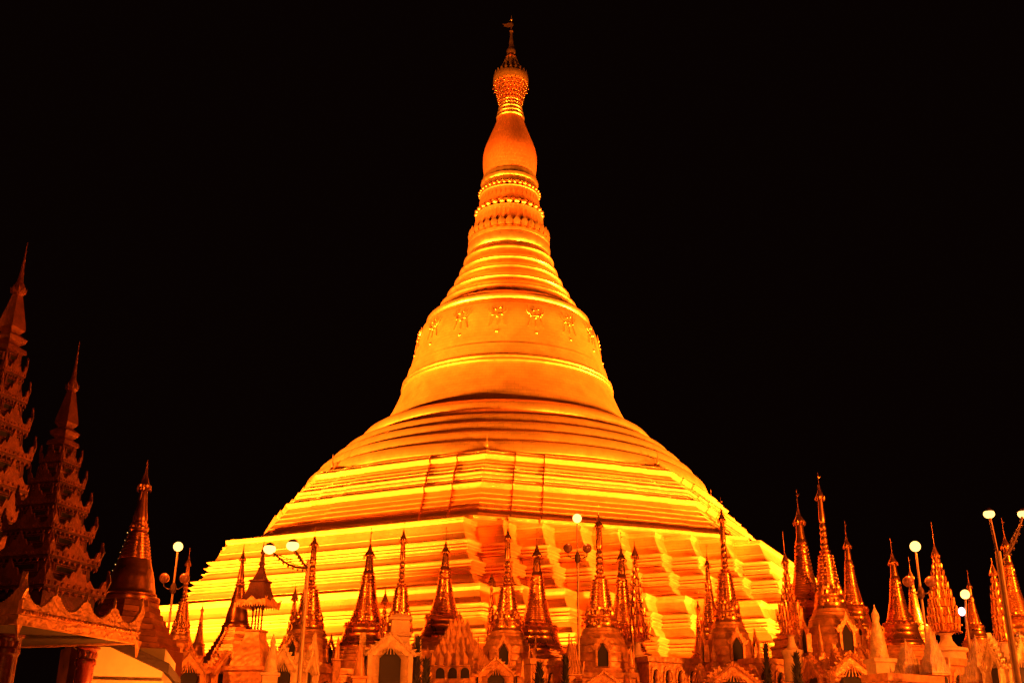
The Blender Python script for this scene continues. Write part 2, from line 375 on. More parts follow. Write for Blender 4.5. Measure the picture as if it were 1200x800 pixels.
# umbrella
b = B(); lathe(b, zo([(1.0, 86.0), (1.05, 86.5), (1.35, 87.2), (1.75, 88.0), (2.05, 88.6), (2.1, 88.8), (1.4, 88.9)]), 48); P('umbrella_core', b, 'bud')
b = B()
for k in range(7):
    z = 85.2+k*.58; r = 1.5+k*.13
    for i in range(24):
        a = 2*math.pi*(i+.5*(k % 2))/24; ball(b, (r*math.cos(a), r*math.sin(a), z+ZO), .13, 6, 1.5)
    lathe(b, zo([(r-.05, z+.15), (r+.03, z+.2), (r-.05, z+.25)]), 32)
for i in range(12):
    a = 2*math.pi*i/12; tube(b, [(1.3*math.cos(a), 1.3*math.sin(a), 85+ZO), (2.3*math.cos(a), 2.3*math.sin(a), 88.8+ZO)], .05, 5)
P('umbrella_basket', b, 'small', 60)
b = B(); lathe(b, zo([(2.1, 88.7), (2.35, 88.75), (2.42, 89.2), (2.4, 89.9), (2.25, 90.1), (1.9, 90.15), (1.9, 88.8)]), 64, flute=lambda a, z: 1+.01*math.cos(40*a)); P('umbrella_band', b, 'leaf')
b = B(); leaf_ring(b, 2.15, 90.0+ZO, 20, .75, .1, .6)
for k, (r, z, h) in enumerate(((1.6, 90.3, .9), (1.25, 91.1, .8), (.95, 91.9, .8), (.7, 92.7, .7))):
    leaf_ring(b, r, z+ZO, 12, h, .02, .8); lathe(b, zo([(r+.08, z-.05), (r+.12, z+.1), (r-.2, z+.75)]), 32)
lathe(b, zo([(1.6, 90.1), (1.35, 90.9), (1.0, 92.0), (.7, 93.1), (.5, 93.6)]), 24)
P('umbrella_crown', b, 'leaf', 60)
for i in range(16):
    a = 2*math.pi*i/16; b = B(); x, y = 2.45*math.cos(a), 2.45*math.sin(a); tube(b, [(x, y, 88.8+ZO), (x, y, 88.2+ZO)], .02, 4); ball(b, (x, y, 88.1+ZO), .1, 6, 1.4); P('hanging_bell', b, 'small', 60)
b = B(); lathe(b, zo([(.75, 93.2), (.5, 93.8), (.62, 94.1), (.62, 94.4), (.35, 94.8), (.3, 95.8), (.15, 97), (.12, 97.3), (.3, 97.6), (.12, 97.9), (.07, 98.2), (.06, 99.4)]), 24); P('spire_rod', b, 'small')
b = B(); extrude_outline(b, [(0, 98.5), (-.5, 98.35), (-1.0, 98.55), (-1.25, 98.9), (-.8, 98.85), (-.4, 99.1), (0, 99.0), (.25, 98.9), (.25, 98.6)], (0, 0, ZO), (1, 0, 0), .08); P('vane', b, 'small')
b = B(); ball(b, (0, 0, 99.6+ZO), .17, 12); lathe(b, zo([(.06, 99.7), (.03, 100.3)]), 8); P('diamond_orb', b, 'smooth', 60)

# ------------------------------------------------------------------ plinth round the stupa, with its blind arcade
pf = offset_poly(redent(46, 16, 5))
PL = thing('stupa_platform', (0, 0, 0), 'stepped masonry platform carrying the great stupa and its ring of small stupas', 'platform')
b = B(); loft(b, pf, [(7.5, 0), (7.5, .8), (7, 1), (7, 4.9), (7.3, 5.1), (7.3, 5.5), (7, 5.6), (7, 6.2), (7.35, 6.3), (7.35, 6.6), (6.4, 6.61), (0, 6.4)]); P('plinth_wall', b, 'plinth', 25, PL)

def darch(bm, w_, h_, org, ax, th):
    pts = [(-w_/2, 0), (w_/2, 0), (w_/2, h_*.55)]+[(w_/2*math.cos(t), h_*.55+h_*.45*math.sin(t)) for t in [j*math.pi/8 for j in range(1, 8)]]+[(-w_/2, h_*.55)]
    extrude_outline(bm, pts, org, ax, th)

# ------------------------------------------------------------------ small gilded stupas
G1 = 'small gilded stupas ringing the great stupa'
def put(cx, y0, ytip, dist):
    """position of an upright thing whose foot is seen at (cx, y0) and whose tip at ytip, dist metres away"""
    p = spot(cx, y0, dist); q = spot(cx, ytip, dist)
    return p.x, p.y, p.z, q.z
def scaled(prof, k, ws, z0): return [(r*k*ws, z0+h*k) for r, h in prof]
def ribs(r0, h0, r1, h1, n, amp=.5):
    out = []
    for i in range(n):
        t0 = i/n; t1 = (i+1)/n; ra = r0+(r1-r0)*t0; rb = r0+(r1-r0)*t1; ha = h0+(h1-h0)*t0; hb = h0+(h1-h0)*t1; d = hb-ha
        out += [(ra-amp*.4, ha), (ra+amp, ha+.15*d), (ra+amp, ha+.5*d), (rb-amp*.4, ha+.75*d)]
    return out
def top_parts(t, k, ws, z0, hu, rod, ru=5., rb=3.2, hb=10, mt='small'):
    """bud, umbrella and rod above height hu; units as in the profiles"""
    b = B(); lathe(b, scaled([(rb*1.25, hu-hb-6), (rb*1.35, hu-hb-3), (rb*1.3, hu-hb-1), (rb, hu-2), (rb*.8, hu+2)], k, ws, z0), 20); obj('spire_bud', b, mt, t, 40)
    b = B(); lathe(b, scaled([(rb*.7, hu-1), (ru, hu), (ru*1.02, hu+1), (ru*.85, hu+2.6), (ru*.55, hu+6), (ru*.45, hu+6.4), (ru*.3, hu+10), (ru*.16, hu+14)], k, ws, z0), 20)
    for i in range(12):
        a = 2*math.pi*i/12; x, y = ru*1.05*k*ws*math.cos(a), ru*1.05*k*ws*math.sin(a)
        leaf(b, (x, y, z0+(hu-3)*k), (math.cos(a), math.sin(a)), 4.2*k, 1.5*k, .25)
    um = obj('umbrella', b, mt, t, 40)
    b = B(); lathe(b, scaled([(.5, hu+13), (.32, hu+16), (.7, hu+17.5), (.3, hu+19), (.24, rod-3), (.5, rod-2), (.45, rod-1), (.1, rod)], k, ws, z0), 8)
    extrude_outline(b, [(0, (rod-7)*k), (1.8*k, (rod-6.4)*k), (2.3*k, (rod-5)*k), (1.1*k, (rod-5.4)*k), (0, (rod-4.6)*k)], (0, 0, z0), (1, 0, 0), .25*k)
    obj('finial_rod', b, mt, t, 40)
def bell_stupa(cx, y0, ytip, dist, label, ws=1., rz=ROT, mt='small', zfloor=6.4, basem='ochre'):
    x, y, zb, zt = put(cx, y0, ytip, dist); k = (zt-zb)/140.
    t = thing('small_stupa', (x, y, zfloor), label, 'stupa', G1, rz); z0 = zb-zfloor
    b = B(); pr = [(36, -zb/k+zfloor/k), (36, -24), (38, -23), (38, -20), (34, -19), (34, -13), (35, -12), (35, -10), (31, -9), (31, -5), (32, -4), (32, -2), (28, -1.5), (28, 0), (29, .5), (29, 2), (25, 2.5), (25, 4)]
    pr[0] = (36, -z0/k)
    if z0/k < 26: pr = [(30, -z0/k)]+[p for p in pr if p[1] > -z0/k+1]
    lathe(b, scaled(pr, k, ws, z0), 8, rot=math.pi/8); obj('stepped_base', b, basem, t, 20)
    b = B(); lathe(b, scaled([(24.5, 3), (24.8, 5), (24, 6.5), (22.8, 8), (22.6, 9), (23, 9.6), (22.2, 10.5), (20.5, 14), (19.4, 18), (19.6, 19), (18.9, 20), (18.2, 24), (18.4, 26), (19.4, 27), (19.6, 28.5), (18.4, 29.5), (17, 30), (17.4, 31), (14.6, 32.2)], k, ws, z0), 32); obj('lower_bell', b, mt, t, 45)
    b = B(); lathe(b, scaled([(14.4, 31.8)]+ribs(13.9, 33, 12.6, 39, 2, .25)+ribs(12.5, 39, 8.3, 59, 9, .16)+[(8.2, 60)], k, ws, z0), 32)
    obj('bell', b, mt, t, 45)
    b = B(); leaf_ring(b, 12.4*k*ws, z0+37*k, 16, -5*k, -.12, .95); leaf_ring(b, 17.2*k*ws, z0+29.5*k, 22, 3*k, .05, .8); obj('petal_collar', b, mt, t, 30)
    b = B(); lathe(b, scaled(ribs(8.3, 59, 6.2, 76, 5, .35)+ribs(6., 76, 5, 86, 3, .7)+[(5.6, 87), (4, 91)], k, ws, z0), 24)
    leaf_ring(b, 5.2*k*ws, z0+80*k, 14, 3.4*k, .15, .9); obj('ringed_cone', b, mt, t, 40)
    top_parts(t, k, ws, z0, 107, 140, 4.9, 3.1, 14, mt)
    return t
def ribbed_stupa(cx, y0, ytip, dist, label, ws=1., rz=0., mt='small', zfloor=6.4, body=True, bodym='ochre', dome=1.):
    """y0 = the foot of the ringed cone; a domed shrine with niches stands under it"""
    x, y, zb, zt = put(cx, y0, ytip, dist); k = (zt-zb)/143.
    t = thing('niche_stupa' if body else 'small_stupa', (x, y, zfloor), label, 'stupa', G1, rz); z0 = zb-zfloor
    b = B(); lathe(b, scaled([(21, -3), (20, 0), (19.6, 1), (19.8, 4), (18.2, 5), (18.6, 9), (17.4, 10), (17.9, 11), (17.9, 12.5), (16, 13.2)], k, ws, z0), 32); obj('gilt_drum', b, mt, t, 45)
    b = B(); leaf_ring(b, 16.6*k*ws, z0+12.5*k, 20, 7*k, .02, .9); leaf_ring(b, 15.0*k*ws, z0+18*k, 18, 6*k, .02, .85); leaf_ring(b, 18.3*k*ws, z0+4.5*k, 26, 4*k, .02, .8); obj('petal_crown', b, mt, t, 30)
    b = B(); lathe(b, scaled([(15.5, 13)]+ribs(14.6, 18, 8.4, 55, 11, .6)+[(5, 55.5), (7, 57), (7.2, 58.5), (4, 59.5)], k, ws, z0), 28)
    nb = 14
    for j in range(11):
        rr = (14.9-j*.57)*k*ws; zz = z0+(19.5+j*3.36)*k
        for i in range(nb):
            a = 2*math.pi*(i+.5*(j % 2))/nb; ball(b, (rr*math.cos(a), rr*math.sin(a), zz), .75*k, 5)
    obj('ringed_cone', b, mt, t, 40)
    b = B(); pr = [(3.6, 59)]
    for i, (rr, hh) in enumerate(((5.2, 63), (4.9, 70), (4.6, 77), (4.3, 83))):
        pr += [(3.2, hh-3), (rr*.9, hh-1.6), (rr, hh), (rr*.9, hh+1.6), (3.2, hh+3)]
    pr += [(3, 88)]
    lathe(b, scaled(pr, k, ws, z0), 20)
    for hh, rr in ((66.5, 3.6), (73.5, 3.4), (80, 3.2)): leaf_ring(b, rr*k*ws, z0+hh*k, 10, 3*k, .3, .8)
    obj('stacked_balls', b, mt, t, 40)
    top_parts(t, k, ws, z0, 115, 143, 5.6, 3.1, 20, mt)
    if body:
        dm = dome
        b = B(); lathe(b, scaled([(34*dm, -52), (35*dm, -50), (35*dm, -47), (33*dm, -46), (33*dm, -40), (34*dm, -39), (34*dm, -37.5), (32.6*dm, -37), (32.2*dm, -31), (32.9*dm, -30), (32.6*dm, -28.5), (31.2*dm, -28), (30*dm, -22), (30.6*dm, -21), (30*dm, -20), (28.8*dm, -19.5), (27*dm, -14), (27.6*dm, -13), (26*dm, -12), (24*dm, -9), (23, -8.5), (23.4, -6), (22, -5), (21.5, -2), (20, -1.5)], k, ws, z0), 40); obj('domed_body', b, bodym, t, 40)
        hb = -z0/k; b = B(); hw = 36*dm
        sq = offset_poly([(-1, -1), (1, -1), (1, 1), (-1, 1)])
        loft(b, sq, [((o*k*ws)-1, z0+h*k) for o, h in ((hw+6, hb), (hw+6, -110), (hw+3, -108), (hw+3, -84), (hw+6, -82), (hw+7, -80), (hw+7, -78), (hw+2, -77), (hw, -75), (hw, -58), (hw+2, -57), (hw+2.5, -54), (hw+2.5, -52), (20, -51.9))]); obj('square_base', b, bodym, t, 20)
        for i in range(4):          # a gabled niche on each side
            A = i*math.pi/2; ax = Vector((math.cos(A), math.sin(A), 0)); nr = Vector((math.sin(A), -math.cos(A), 0))
            b = B(); o = nr*(34*dm+1.2)*k*ws+Vector((0, 0, z0-45*k))
            # frame posts and pointed gable
            for sx in (-1, 1): box(b, o+ax*sx*7*k+nr*.2*k+Vector((0, 0, 9*k)), (2.4*k, 5*k, 18*k), A)
            extrude_outline(b, [(-10*k, 17*k), (-6*k, 18*k), (0, 28*k), (6*k, 18*k), (10*k, 17*k), (12.5*k, 22*k), (10*k, 21*k), (8*k, 25*k), (7*k, 23.5*k), (4.5*k, 29*k), (3.5*k, 28*k), (0, 38*k), (-3.5*k, 28*k), (-4.5*k, 29*k), (-7*k, 23.5*k), (-8*k, 25*k), (-10*k, 21*k), (-12.5*k, 22*k)], o+nr*2*k, ax, 1.6*k)
            g = obj('niche_frame', b, 'woodgold', t, 30)
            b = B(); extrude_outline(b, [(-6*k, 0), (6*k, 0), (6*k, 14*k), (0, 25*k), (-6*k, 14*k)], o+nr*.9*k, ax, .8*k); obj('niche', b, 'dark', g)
            b = B(); extrude_outline(b, [(-20*k, -52*k), (-14*k, -50*k), (0, -27*k), (14*k, -50*k), (20*k, -52*k), (24*k, -44*k), (20*k, -45*k), (17*k, -37*k), (14.5*k, -39*k), (11*k, -30*k), (9*k, -32*k), (6*k, -23*k), (4*k, -25*k), (0, -12*k), (-4*k, -25*k), (-6*k, -23*k), (-9*k, -32*k), (-11*k, -30*k), (-14.5*k, -39*k), (-17*k, -37*k), (-20*k, -45*k), (-24*k, -44*k)], o+nr*6.5*k*ws+Vector((0, 0, 8*k)), ax, 3*k)
            for j in range(-9, 10):
                if j: ball(b, o+nr*8.4*k*ws+ax*j*1.9*k+Vector((0, 0, (-13-abs(j)*2.6)*k)), 1.5*k, 6)
            obj('lower_gable', b, 'woodgold', t, 30)
        for sx in (-1, 1):
            for sy in (-1, 1):
                b = B(); lathe(b, [(r*k, z0+h*k) for r, h in ((4, -52), (4.2, -48), (2.4, -46), (3.6, -42), (3.2, -38), (1.6, -34), (2, -32), (.9, -28), (.3, -20))], 12, sx*(hw-4)*k*ws, sy*(hw-4)*k*ws); obj('corner_urn', b, 'woodgold', t, 40)
    return t
def tree_stupa(cx, y0, ytip, dist, label, tiers, hu, rod_u=None, ws=1., stalk=5., mt='small', zfloor=6.4, pots=True):
    """leaf-tiered spire: tiers = [(height, radius, leaf height)] in photo pixels above y0"""
    x, y, zb, zt = put(cx, y0, ytip, dist); H = y0-ytip; k = (zt-zb)/H
    t = thing('leaf_tiered_spire', (x, y, zfloor), label, 'spire', 'leaf tiered spires between the small stupas', random.uniform(-.3, .3)); z0 = zb-zfloor
    b = B(); lathe(b, [(stalk*2.6*k, 0), (stalk*2.6*k, z0-22*k), (stalk*3*k, z0-20*k), (stalk*3*k, z0-17*k), (stalk*1.6*k, z0-15*k), (stalk*.9*k, z0-8*k), (stalk*.8*k, z0-2*k), (stalk*1.3*k, z0)], 16); obj('pedestal', b, 'cream', t, 40)
    b = B(); mx = tiers[0][1]
    lathe(b, [(stalk*.6*k, z0-1*k)]+[(r*.72*k*ws, z0+h*k) for h, r, lh in tiers]+[(tiers[-1][1]*.5*k, z0+(hu-2)*k)], 16); obj('core', b, mt, t, 50)
    for h, r, lh in tiers:
        b = B(); n = max(8, min(26, int(r*1.6)))
        lathe(b, [(r*.5*k*ws, z0+(h-1)*k), (r*.85*k*ws, z0+(h-.3)*k), (r*.9*k*ws, z0+h*k), (r*.6*k*ws, z0+(h+.6)*k)], 20)
        leaf_ring(b, r*.84*k*ws, z0+h*k, n, lh*k, .1, .62, random.random(), .35)
        for i in range(n):
            a = 2*math.pi*(i+.5)/n; ball(b, (r*.98*k*ws*math.cos(a), r*.98*k*ws*math.sin(a), z0+(h-.8)*k), .55*k, 5, 1.5)
        obj('leaf_tier', b, mt, t, 40)
    b = B(); lathe(b, [(2*k, z0+(hu-3)*k), (4.6*k, z0+hu*k), (4.2*k, z0+(hu+2)*k), (2.2*k, z0+(hu+7)*k), (.6*k, z0+(hu+13)*k), (.3*k, z0+(hu+18)*k), (.2*k, z0+(H-2)*k), (.4*k, z0+(H-1)*k), (.1*k, z0+H*k)], 14)
    leaf_ring(b, 4.4*k, z0+(hu-3)*k, 10, 4*k, .2, .6); obj('umbrella', b, mt, t, 40)
    return t
def face_d(px, nrow=49.5):
    """distance at which photo column px meets the line of small stupas along the left face"""
    d = spot(px, 760, 1.0)-CAM; Nx, Ny = math.sin(ROT), -math.cos(ROT)
    tt = (nrow-(CAM.x*Nx+CAM.y*Ny))/(d.x*Nx+d.y*Ny); return d.y*tt

# along the left face
bell_stupa(427, 764, 618, face_d(424), 'broad bell shaped gilt stupa just left of the tall cream gabled shrine', 1.3)
bell_stupa(519, 752, 617, face_d(519), 'gilt bell stupa rising behind the brown leafy pointed shrine roof', 1.22)
ribbed_stupa(468, 738, 608, face_d(468)-6, 'slim gilt stupa on a tall cream gabled tower lit bright yellow', .85, R(-10), body=False)
tree_stupa(449, 748, 683, face_d(449)-3, 'tiny leaf tiered spire squeezed between two stupas left of centre', [(2, 8, 7), (9, 6.5, 6), (16, 5, 6), (23, 4, 5), (30, 3, 4), (36, 2.2, 4)], 42, ws=.8, stalk=3)
ribbed_stupa(361, 737, 616, face_d(361)-5, 'ribbed gilt stupa right behind the double armed lamp post', 1.12, R(-22), dome=.9)
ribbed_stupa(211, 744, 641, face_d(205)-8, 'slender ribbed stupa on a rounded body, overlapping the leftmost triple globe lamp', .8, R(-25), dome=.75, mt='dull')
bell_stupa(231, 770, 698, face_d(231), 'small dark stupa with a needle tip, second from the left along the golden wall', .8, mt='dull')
for cx, yt, lb in ((351, 680, 'taller'), (340, 683, 'shorter')):
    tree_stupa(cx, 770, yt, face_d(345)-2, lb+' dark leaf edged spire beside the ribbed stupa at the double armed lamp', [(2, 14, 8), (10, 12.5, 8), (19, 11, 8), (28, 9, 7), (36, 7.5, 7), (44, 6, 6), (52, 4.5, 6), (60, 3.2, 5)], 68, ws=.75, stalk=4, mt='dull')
# centre
ribbed_stupa(594, 738, 607, 70, 'ribbed gilt stupa over a rounded brown shrine with a dark pointed niche, nearest the middle', .98, R(-6))
bell_stupa(629, 768, 618, 76, 'shiny gilt bell stupa just right of the central ribbed one, glowing at its foot', 1.25)
tree_stupa(575, 752, 654, 72, 'thin dark spire of stacked leaf tiers just left of the central ribbed stupa', [(2, 9, 8), (11, 7.5, 7), (20, 5.5, 6), (28, 5, 5), (36, 4.2, 5), (44, 3.6, 5), (52, 2.6, 4), (60, 2, 4)], 68, ws=.85, stalk=3.4)
ribbed_stupa(704, 735, 590, 66, 'tallest ribbed gilt stupa right of the centre lamp, over a round shrine with dark niche', .97, R(-2))
bell_stupa(731, 768, 623, 78, 'plain gilt bell stupa directly behind the shoulder of the tallest central ribbed stupa', 1.1)
tree_stupa(747, 752, 632, 68, 'dark leaf tiered spire with wide cup shaped lower tiers right of the central niche stupa', [(3, 15, 9), (8, 17, 9), (17, 14, 9), (31, 10, 9), (45, 7.5, 7), (55, 6, 6), (64, 5.5, 6), (73, 4.6, 5), (82, 3.6, 5), (91, 2.6, 4)], 100, ws=1.15, stalk=4.5)
ribbed_stupa(853, 728, 582, 68, 'ribbed gilt stupa against the right edge of the golden slope, above a black pointed niche', .80, R(6))
bell_stupa(834, 760, 634, 78, 'smaller gilt stupa tucked close behind the left side of the right slope ribbed stupa', .8)
bell_stupa(822, 790, 690, 76, 'low stepped stupa with bright spots peeping out left of the right slope niche shrine', .8)
# right
tree_stupa(927, 744, 622, 62, 'leaf tiered spire with a fat cup of tall leaves on a cream pillar', [(2, 11, 14), (8, 14.5, 15), (16, 16.5, 16), (26, 13, 13), (38, 8.5, 9), (47, 7.5, 7), (55, 6, 6), (63, 5, 6), (71, 4.2, 5), (78, 3, 4)], 84, ws=1, stalk=4.2)
bell_stupa(948, 745, 573, 74, 'tall smooth gilt bell stupa standing left of the highest right hand spire', 1.05)
ribbed_stupa(973, 712, 553, 66, 'highest of the right hand spires, ribbed and glittering over a dark square niche', .80, R(10), dome=1.05)
bell_stupa(1003, 742, 610, 70, 'flared gilt bell stupa just right of the highest right hand spire', .95)
bell_stupa(1058, 760, 630, 70, 'gilt bell stupa immediately left of the triple globe lamp on the right', 1.15)
bell_stupa(1077, 756, 652, 74, 'gilt bell stupa directly under the triple globe lamp on the right', .95)
tree_stupa(1108, 742, 611, 56, 'great cone of hanging gold leaves on a stout cream pillar at the right', [(2, 19, 12), (10, 20, 12), (20, 18.5, 12), (30, 16.5, 11), (40, 14, 10), (50, 11.5, 9), (59, 9.5, 8), (67, 8, 7), (75, 6, 6), (82, 4.5, 5)], 90, ws=1, stalk=7.5)
bell_stupa(1145, 752, 668, 62, 'bright gilt stupa behind the small paired lamps', .95)
bell_stupa(1197, 760, 606, 58, 'big ringed gilt stupa cut by the right edge behind the double lamp post', .95)
tree_stupa(1176, 752, 655, 50, 'dark column of drooping leaf tiers beside the rightmost lamp post', [(2, 11, 9), (11, 10, 9), (20, 9.5, 9), (30, 9, 9), (40, 8, 8), (50, 7, 8), (60, 6, 7), (70, 4, 5)], 80, ws=1, stalk=6)

# ------------------------------------------------------------------ shrines, roofs and statues in the front row
def tazaung(cx, y0, ytip, dist, label):
    """little pavilion: one post block, curved roof with scalloped hem, small spire"""
    x, y, zb, zt = put(cx, y0, ytip, dist); H = y0-ytip; k = (zt-zb)/H
    t = thing('spirelet_pavilion', (x, y, 0), label, 'pavilion', None, ROT+R(12)); z0 = zb
    b = B(); sq = offset_poly([(-1, -1), (1, -1), (1, 1), (-1, 1)])
    loft(b, sq, [(r*k-1, z0+h*k) for r, h in ((30, -z0/k), (30, -42), (33, -40), (33, -36), (24, -35), (24, -16), (28, -14), (28, -10), (20, -9), (18, 0), (14, 12), (10, 22), (9, 30), (10.5, 31), (10.5, 33), (3, 33.2))]); obj('stepped_base', b, 'ochre', t, 20)
    for sx in (-1, 1):
        for sy in (-1, 1):
            b = B(); lathe(b, [(1.3*k, z0+33*k), (1.5*k, z0+35*k), (1.1*k, z0+36*k), (1.0*k, z0+62*k), (1.5*k, z0+63*k)], 10, sx*4*k, sy*4*k); obj('post', b, 'wood', t, 40)
    b = B(); loft(b, sq, [(r*k-1, z0+h*k) for r, h in ((12, 62), (18, 62.5), (18.6, 64), (16, 67), (13, 72), (10.5, 80), (9, 88), (10.5, 89), (10.5, 91), (7, 92), (4.5, 98), (3, 104))]); rf = obj('roof', b, 'wood', t, 30)
    b = B()
    for i in range(4):
        A = i*math.pi/2; ax = Vector((math.cos(A), math.sin(A), 0)); nr = Vector((math.sin(A), -math.cos(A), 0))
        pts = [(-19*k, 6*k)]
        for j in range(12): u = -19+38*j/12; pts += [(u*k, 0), ((u+1.6)*k, -4*k)]
        pts += [(19*k, 0), (21*k, 8*k), (17*k, 5*k), (6*k, 4*k), (0, 9*k), (-6*k, 4*k), (-17*k, 5*k), (-21*k, 8*k)]
        extrude_outline(b, pts[1:], nr*18.6*k+Vector((0, 0, z0+62*k)), ax, .8*k)
    obj('scalloped_hem', b, 'woodgold', rf, 30)
    b = B(); lathe(b, [(r*k, z0+h*k) for r, h in ((4, 103), (4.5, 105), (2.6, 107), (4, 111), (2.4, 114), (3, 117), (1.6, 121), (3, 124), (1, 130), (.4, 136), (.2, H))], 14); obj('spirelet', b, 'wood', t, 40)
tazaung(297, 772, 632, 54, 'little red pavilion with a curved scalloped roof and spirelet standing on a stepped base')
def cream_shrine(cx, y0, ytip, wpx, dist, label, rz, m='cream', tower=False):
    """gabled shrine front with fretted pediment and pointed niche"""
    x, y, zb, zt = put(cx, y0, ytip, dist); H = y0-ytip; k = (zt-zb)/H
    t = thing('gabled_shrine', (x, y, 0), label, 'shrine', 'gabled shrines in the front row', rz)
    hw = wpx/2*k; bh = zb+H*k*(.3 if not tower else .38)
    b = B(); loft(b, offset_poly([(-hw*.8, -hw*.8), (hw*.8, -hw*.8), (hw*.8, hw*.8), (-hw*.8, hw*.8)]), [(0, 0), (0, bh-3*k), (.12, bh-2*k), (.12, bh), (-.1, bh+.2*k)]); obj('shrine_body', b, m, t, 20)
    if tower:
        b = B(); loft(b, offset_poly([(0, -hw*.2), (hw*.72, -hw*.2), (hw*.72, hw*.5), (0, hw*.5)]), [(.1, bh), (.1, bh+5*k), (0, bh+6*k), (-.03, bh+H*k*.3), (.08, bh+H*k*.31), (.08, bh+H*k*.34), (-.03, bh+H*k*.35), (-.05, bh+H*k*.56), (.1, bh+H*k*.57), (.1, bh+H*k*.6), (-.3, bh+H*k*.68)]); obj('tower', b, m, t, 20)
    gz = bh-3*k; gh = (zt-gz)*(.6 if tower else 1)
    for i in range(4):
        A = i*math.pi/2; ax = Vector((math.cos(A), math.sin(A), 0)); nr = Vector((math.sin(A), -math.cos(A), 0)); o = nr*(hw*.8+.22)+Vector((0, 0, gz))
        L_, Rr = [], []
        n = 6
        outer = []
        for j in range(n):
            u = j/n; u2 = (j+.62)/n; outer += [(-hw*(1.02-u*1.0), gh*u*.86+.02), (-hw*(1.02-u*1.0)-.1*hw*(1-u*.5), gh*(u*.86+.13)), (-hw*(1.02-u2*1.0), gh*(u2*.86+.015))]
        outer.append((0, gh)); pts = outer+[(-p[0], p[1]) for p in outer[:-1][::-1]]
        inner = [(hw*.52, 0), (0, gh*.52), (-hw*.52, 0)]
        b = B(); extrude_outline(b, pts+inner, o, ax, .2)
        for j in range(14):
            u = (j+.5)/14
            for sg in (-1, 1): ball(b, o+nr*.14+ax*sg*hw*(.9-u*.86)+Vector((0, 0, gh*u*.85)), hw*.07, 6)
        for j in range(-4, 5):
            q0 = Vector((0, 0, 0)); tube(b, [o+nr*.1+ax*hw*j*.13+Vector((0, 0, gh*.04)), o+nr*.1+ax*hw*j*.13*.3+Vector((0, 0, gh*(.55-abs(j)*.05)))], hw*.018, 4)
        g = obj('pediment', b, 'woodgold' if m != 'cream' else 'creamcarved', t, 30)
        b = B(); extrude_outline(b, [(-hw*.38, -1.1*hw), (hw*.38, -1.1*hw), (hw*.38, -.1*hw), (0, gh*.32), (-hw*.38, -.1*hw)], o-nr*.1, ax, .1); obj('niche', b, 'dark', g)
        for sg in (-1, 1):
            b = B(); box(b, o+nr*.06+ax*sg*hw*.72+Vector((0, 0, -.9*hw)), (hw*.16, .22, 1.8*hw), A); obj('pilaster', b, m, t, 30)
    return t
cream_shrine(455, 796, 722, 66, 58, 'tall cream gabled shrine with lattice work and a pointed niche below the slim stupa', R(8), tower=True)
cream_shrine(583, 800, 770, 52, 56, 'brown gabled front with a fretted edge under the central ribbed stupa', R(-4), 'ochre')
cream_shrine(236, 800, 762, 60, 54, 'small gabled shrine below the leftmost slender stupa', R(-18), 'ochre')
cream_shrine(340, 800, 756, 46, 54, 'cream gabled shrine at the foot of the double armed lamp post', R(-14))
cream_shrine(1000, 800, 755, 40, 60, 'narrow fretted gable right of the dark square niche under the highest right hand spire', R(14), 'ochre')
cream_shrine(1186, 800, 742, 40, 44, 'bright gabled shrine at the right edge by the lamp post', R(16))
cream_shrine(985, 806, 765, 74, 60, 'broad fretted gable below the dark niche of the highest right hand spire', R(8), 'ochre')
cream_shrine(852, 808, 777, 66, 62, 'fretted gable below the black pointed niche on the golden slope', R(4), 'ochre')
cream_shrine(706, 812, 787, 60, 60, 'low fretted gable under the tallest ribbed stupa right of the centre lamp', R(-2), 'ochre')
def leafy_roof(cx, y0, ytip, wpx, dist, label, rz, m='cream', arches=True):
    """pyramidal shrine roof built of upright carved flames over a little arcade"""
    x, y, zb, zt = put(cx, y0, ytip, dist); H = y0-ytip; k = (zt-zb)/H; hw = wpx/2*k
    t = thing('flame_roof_shrine', (x, y, 0), label, 'shrine', 'shrines with carved flame roofs', rz)
    b = B(); sq = offset_poly([(-hw*.85, -hw*.85), (hw*.85, -hw*.85), (hw*.85, hw*.85), (-hw*.85, hw*.85)])
    loft(b, sq, [(0, 0), (0, zb-2*k), (.15, zb-1.5*k), (.15, zb), (-.1, zb+.3*k)]); obj('shrine_body', b, 'ochre', t, 20)
    if arches:
        for i in range(4):
            A = i*math.pi/2; ax = Vector((math.cos(A), math.sin(A), 0)); nr = Vector((math.sin(A), -math.cos(A), 0))
            for j in (-1, 0, 1):
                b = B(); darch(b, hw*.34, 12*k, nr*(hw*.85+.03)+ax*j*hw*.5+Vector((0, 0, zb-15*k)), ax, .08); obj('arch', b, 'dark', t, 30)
    b = B(); loft(b, sq, [(0, zb), (.1, zb+1*k), (-hw*.05, zb+H*k*.25), (-hw*.3, zb+H*k*.5), (-hw*.6, zb+H*k*.75), (-hw*.8, zb+H*k*.95), (-hw*.84, zt)])
    for lv in range(5):
        u = lv/5; r = hw*(.98-.72*u-.1*math.sin(u*3)); z = zb+H*k*u*.85; n = 6 if lv < 3 else 4
        for i in range(4):
            A = i*math.pi/2; c, s = math.cos(A), math.sin(A)
            for j in range(n):
                v = (j+.5)/n*2-1; px, py = v*r, -r
                leaf(b, (px*c-py*s, px*s+py*c, z), (s, -c), H*k*.3*(1-.25*abs(v)), r*2/n*1.05, .02 if lv else .08, .18)
    for sx in (-1, 1):
        for sy in (-1, 1): leaf(b, (sx*hw*.95, sy*hw*.95, zb), (sx*.707, sy*.707), H*k*.42, hw*.3, .12)
    obj('flame_roof', b, 'creamcarved' if m == 'cream' else m, t, 30)
    b = B(); lathe(b, [(hw*.1, zt-2*k), (hw*.12, zt), (hw*.05, zt+1*k), (hw*.02, zt+5*k)], 8); obj('finial', b, m, t, 40)
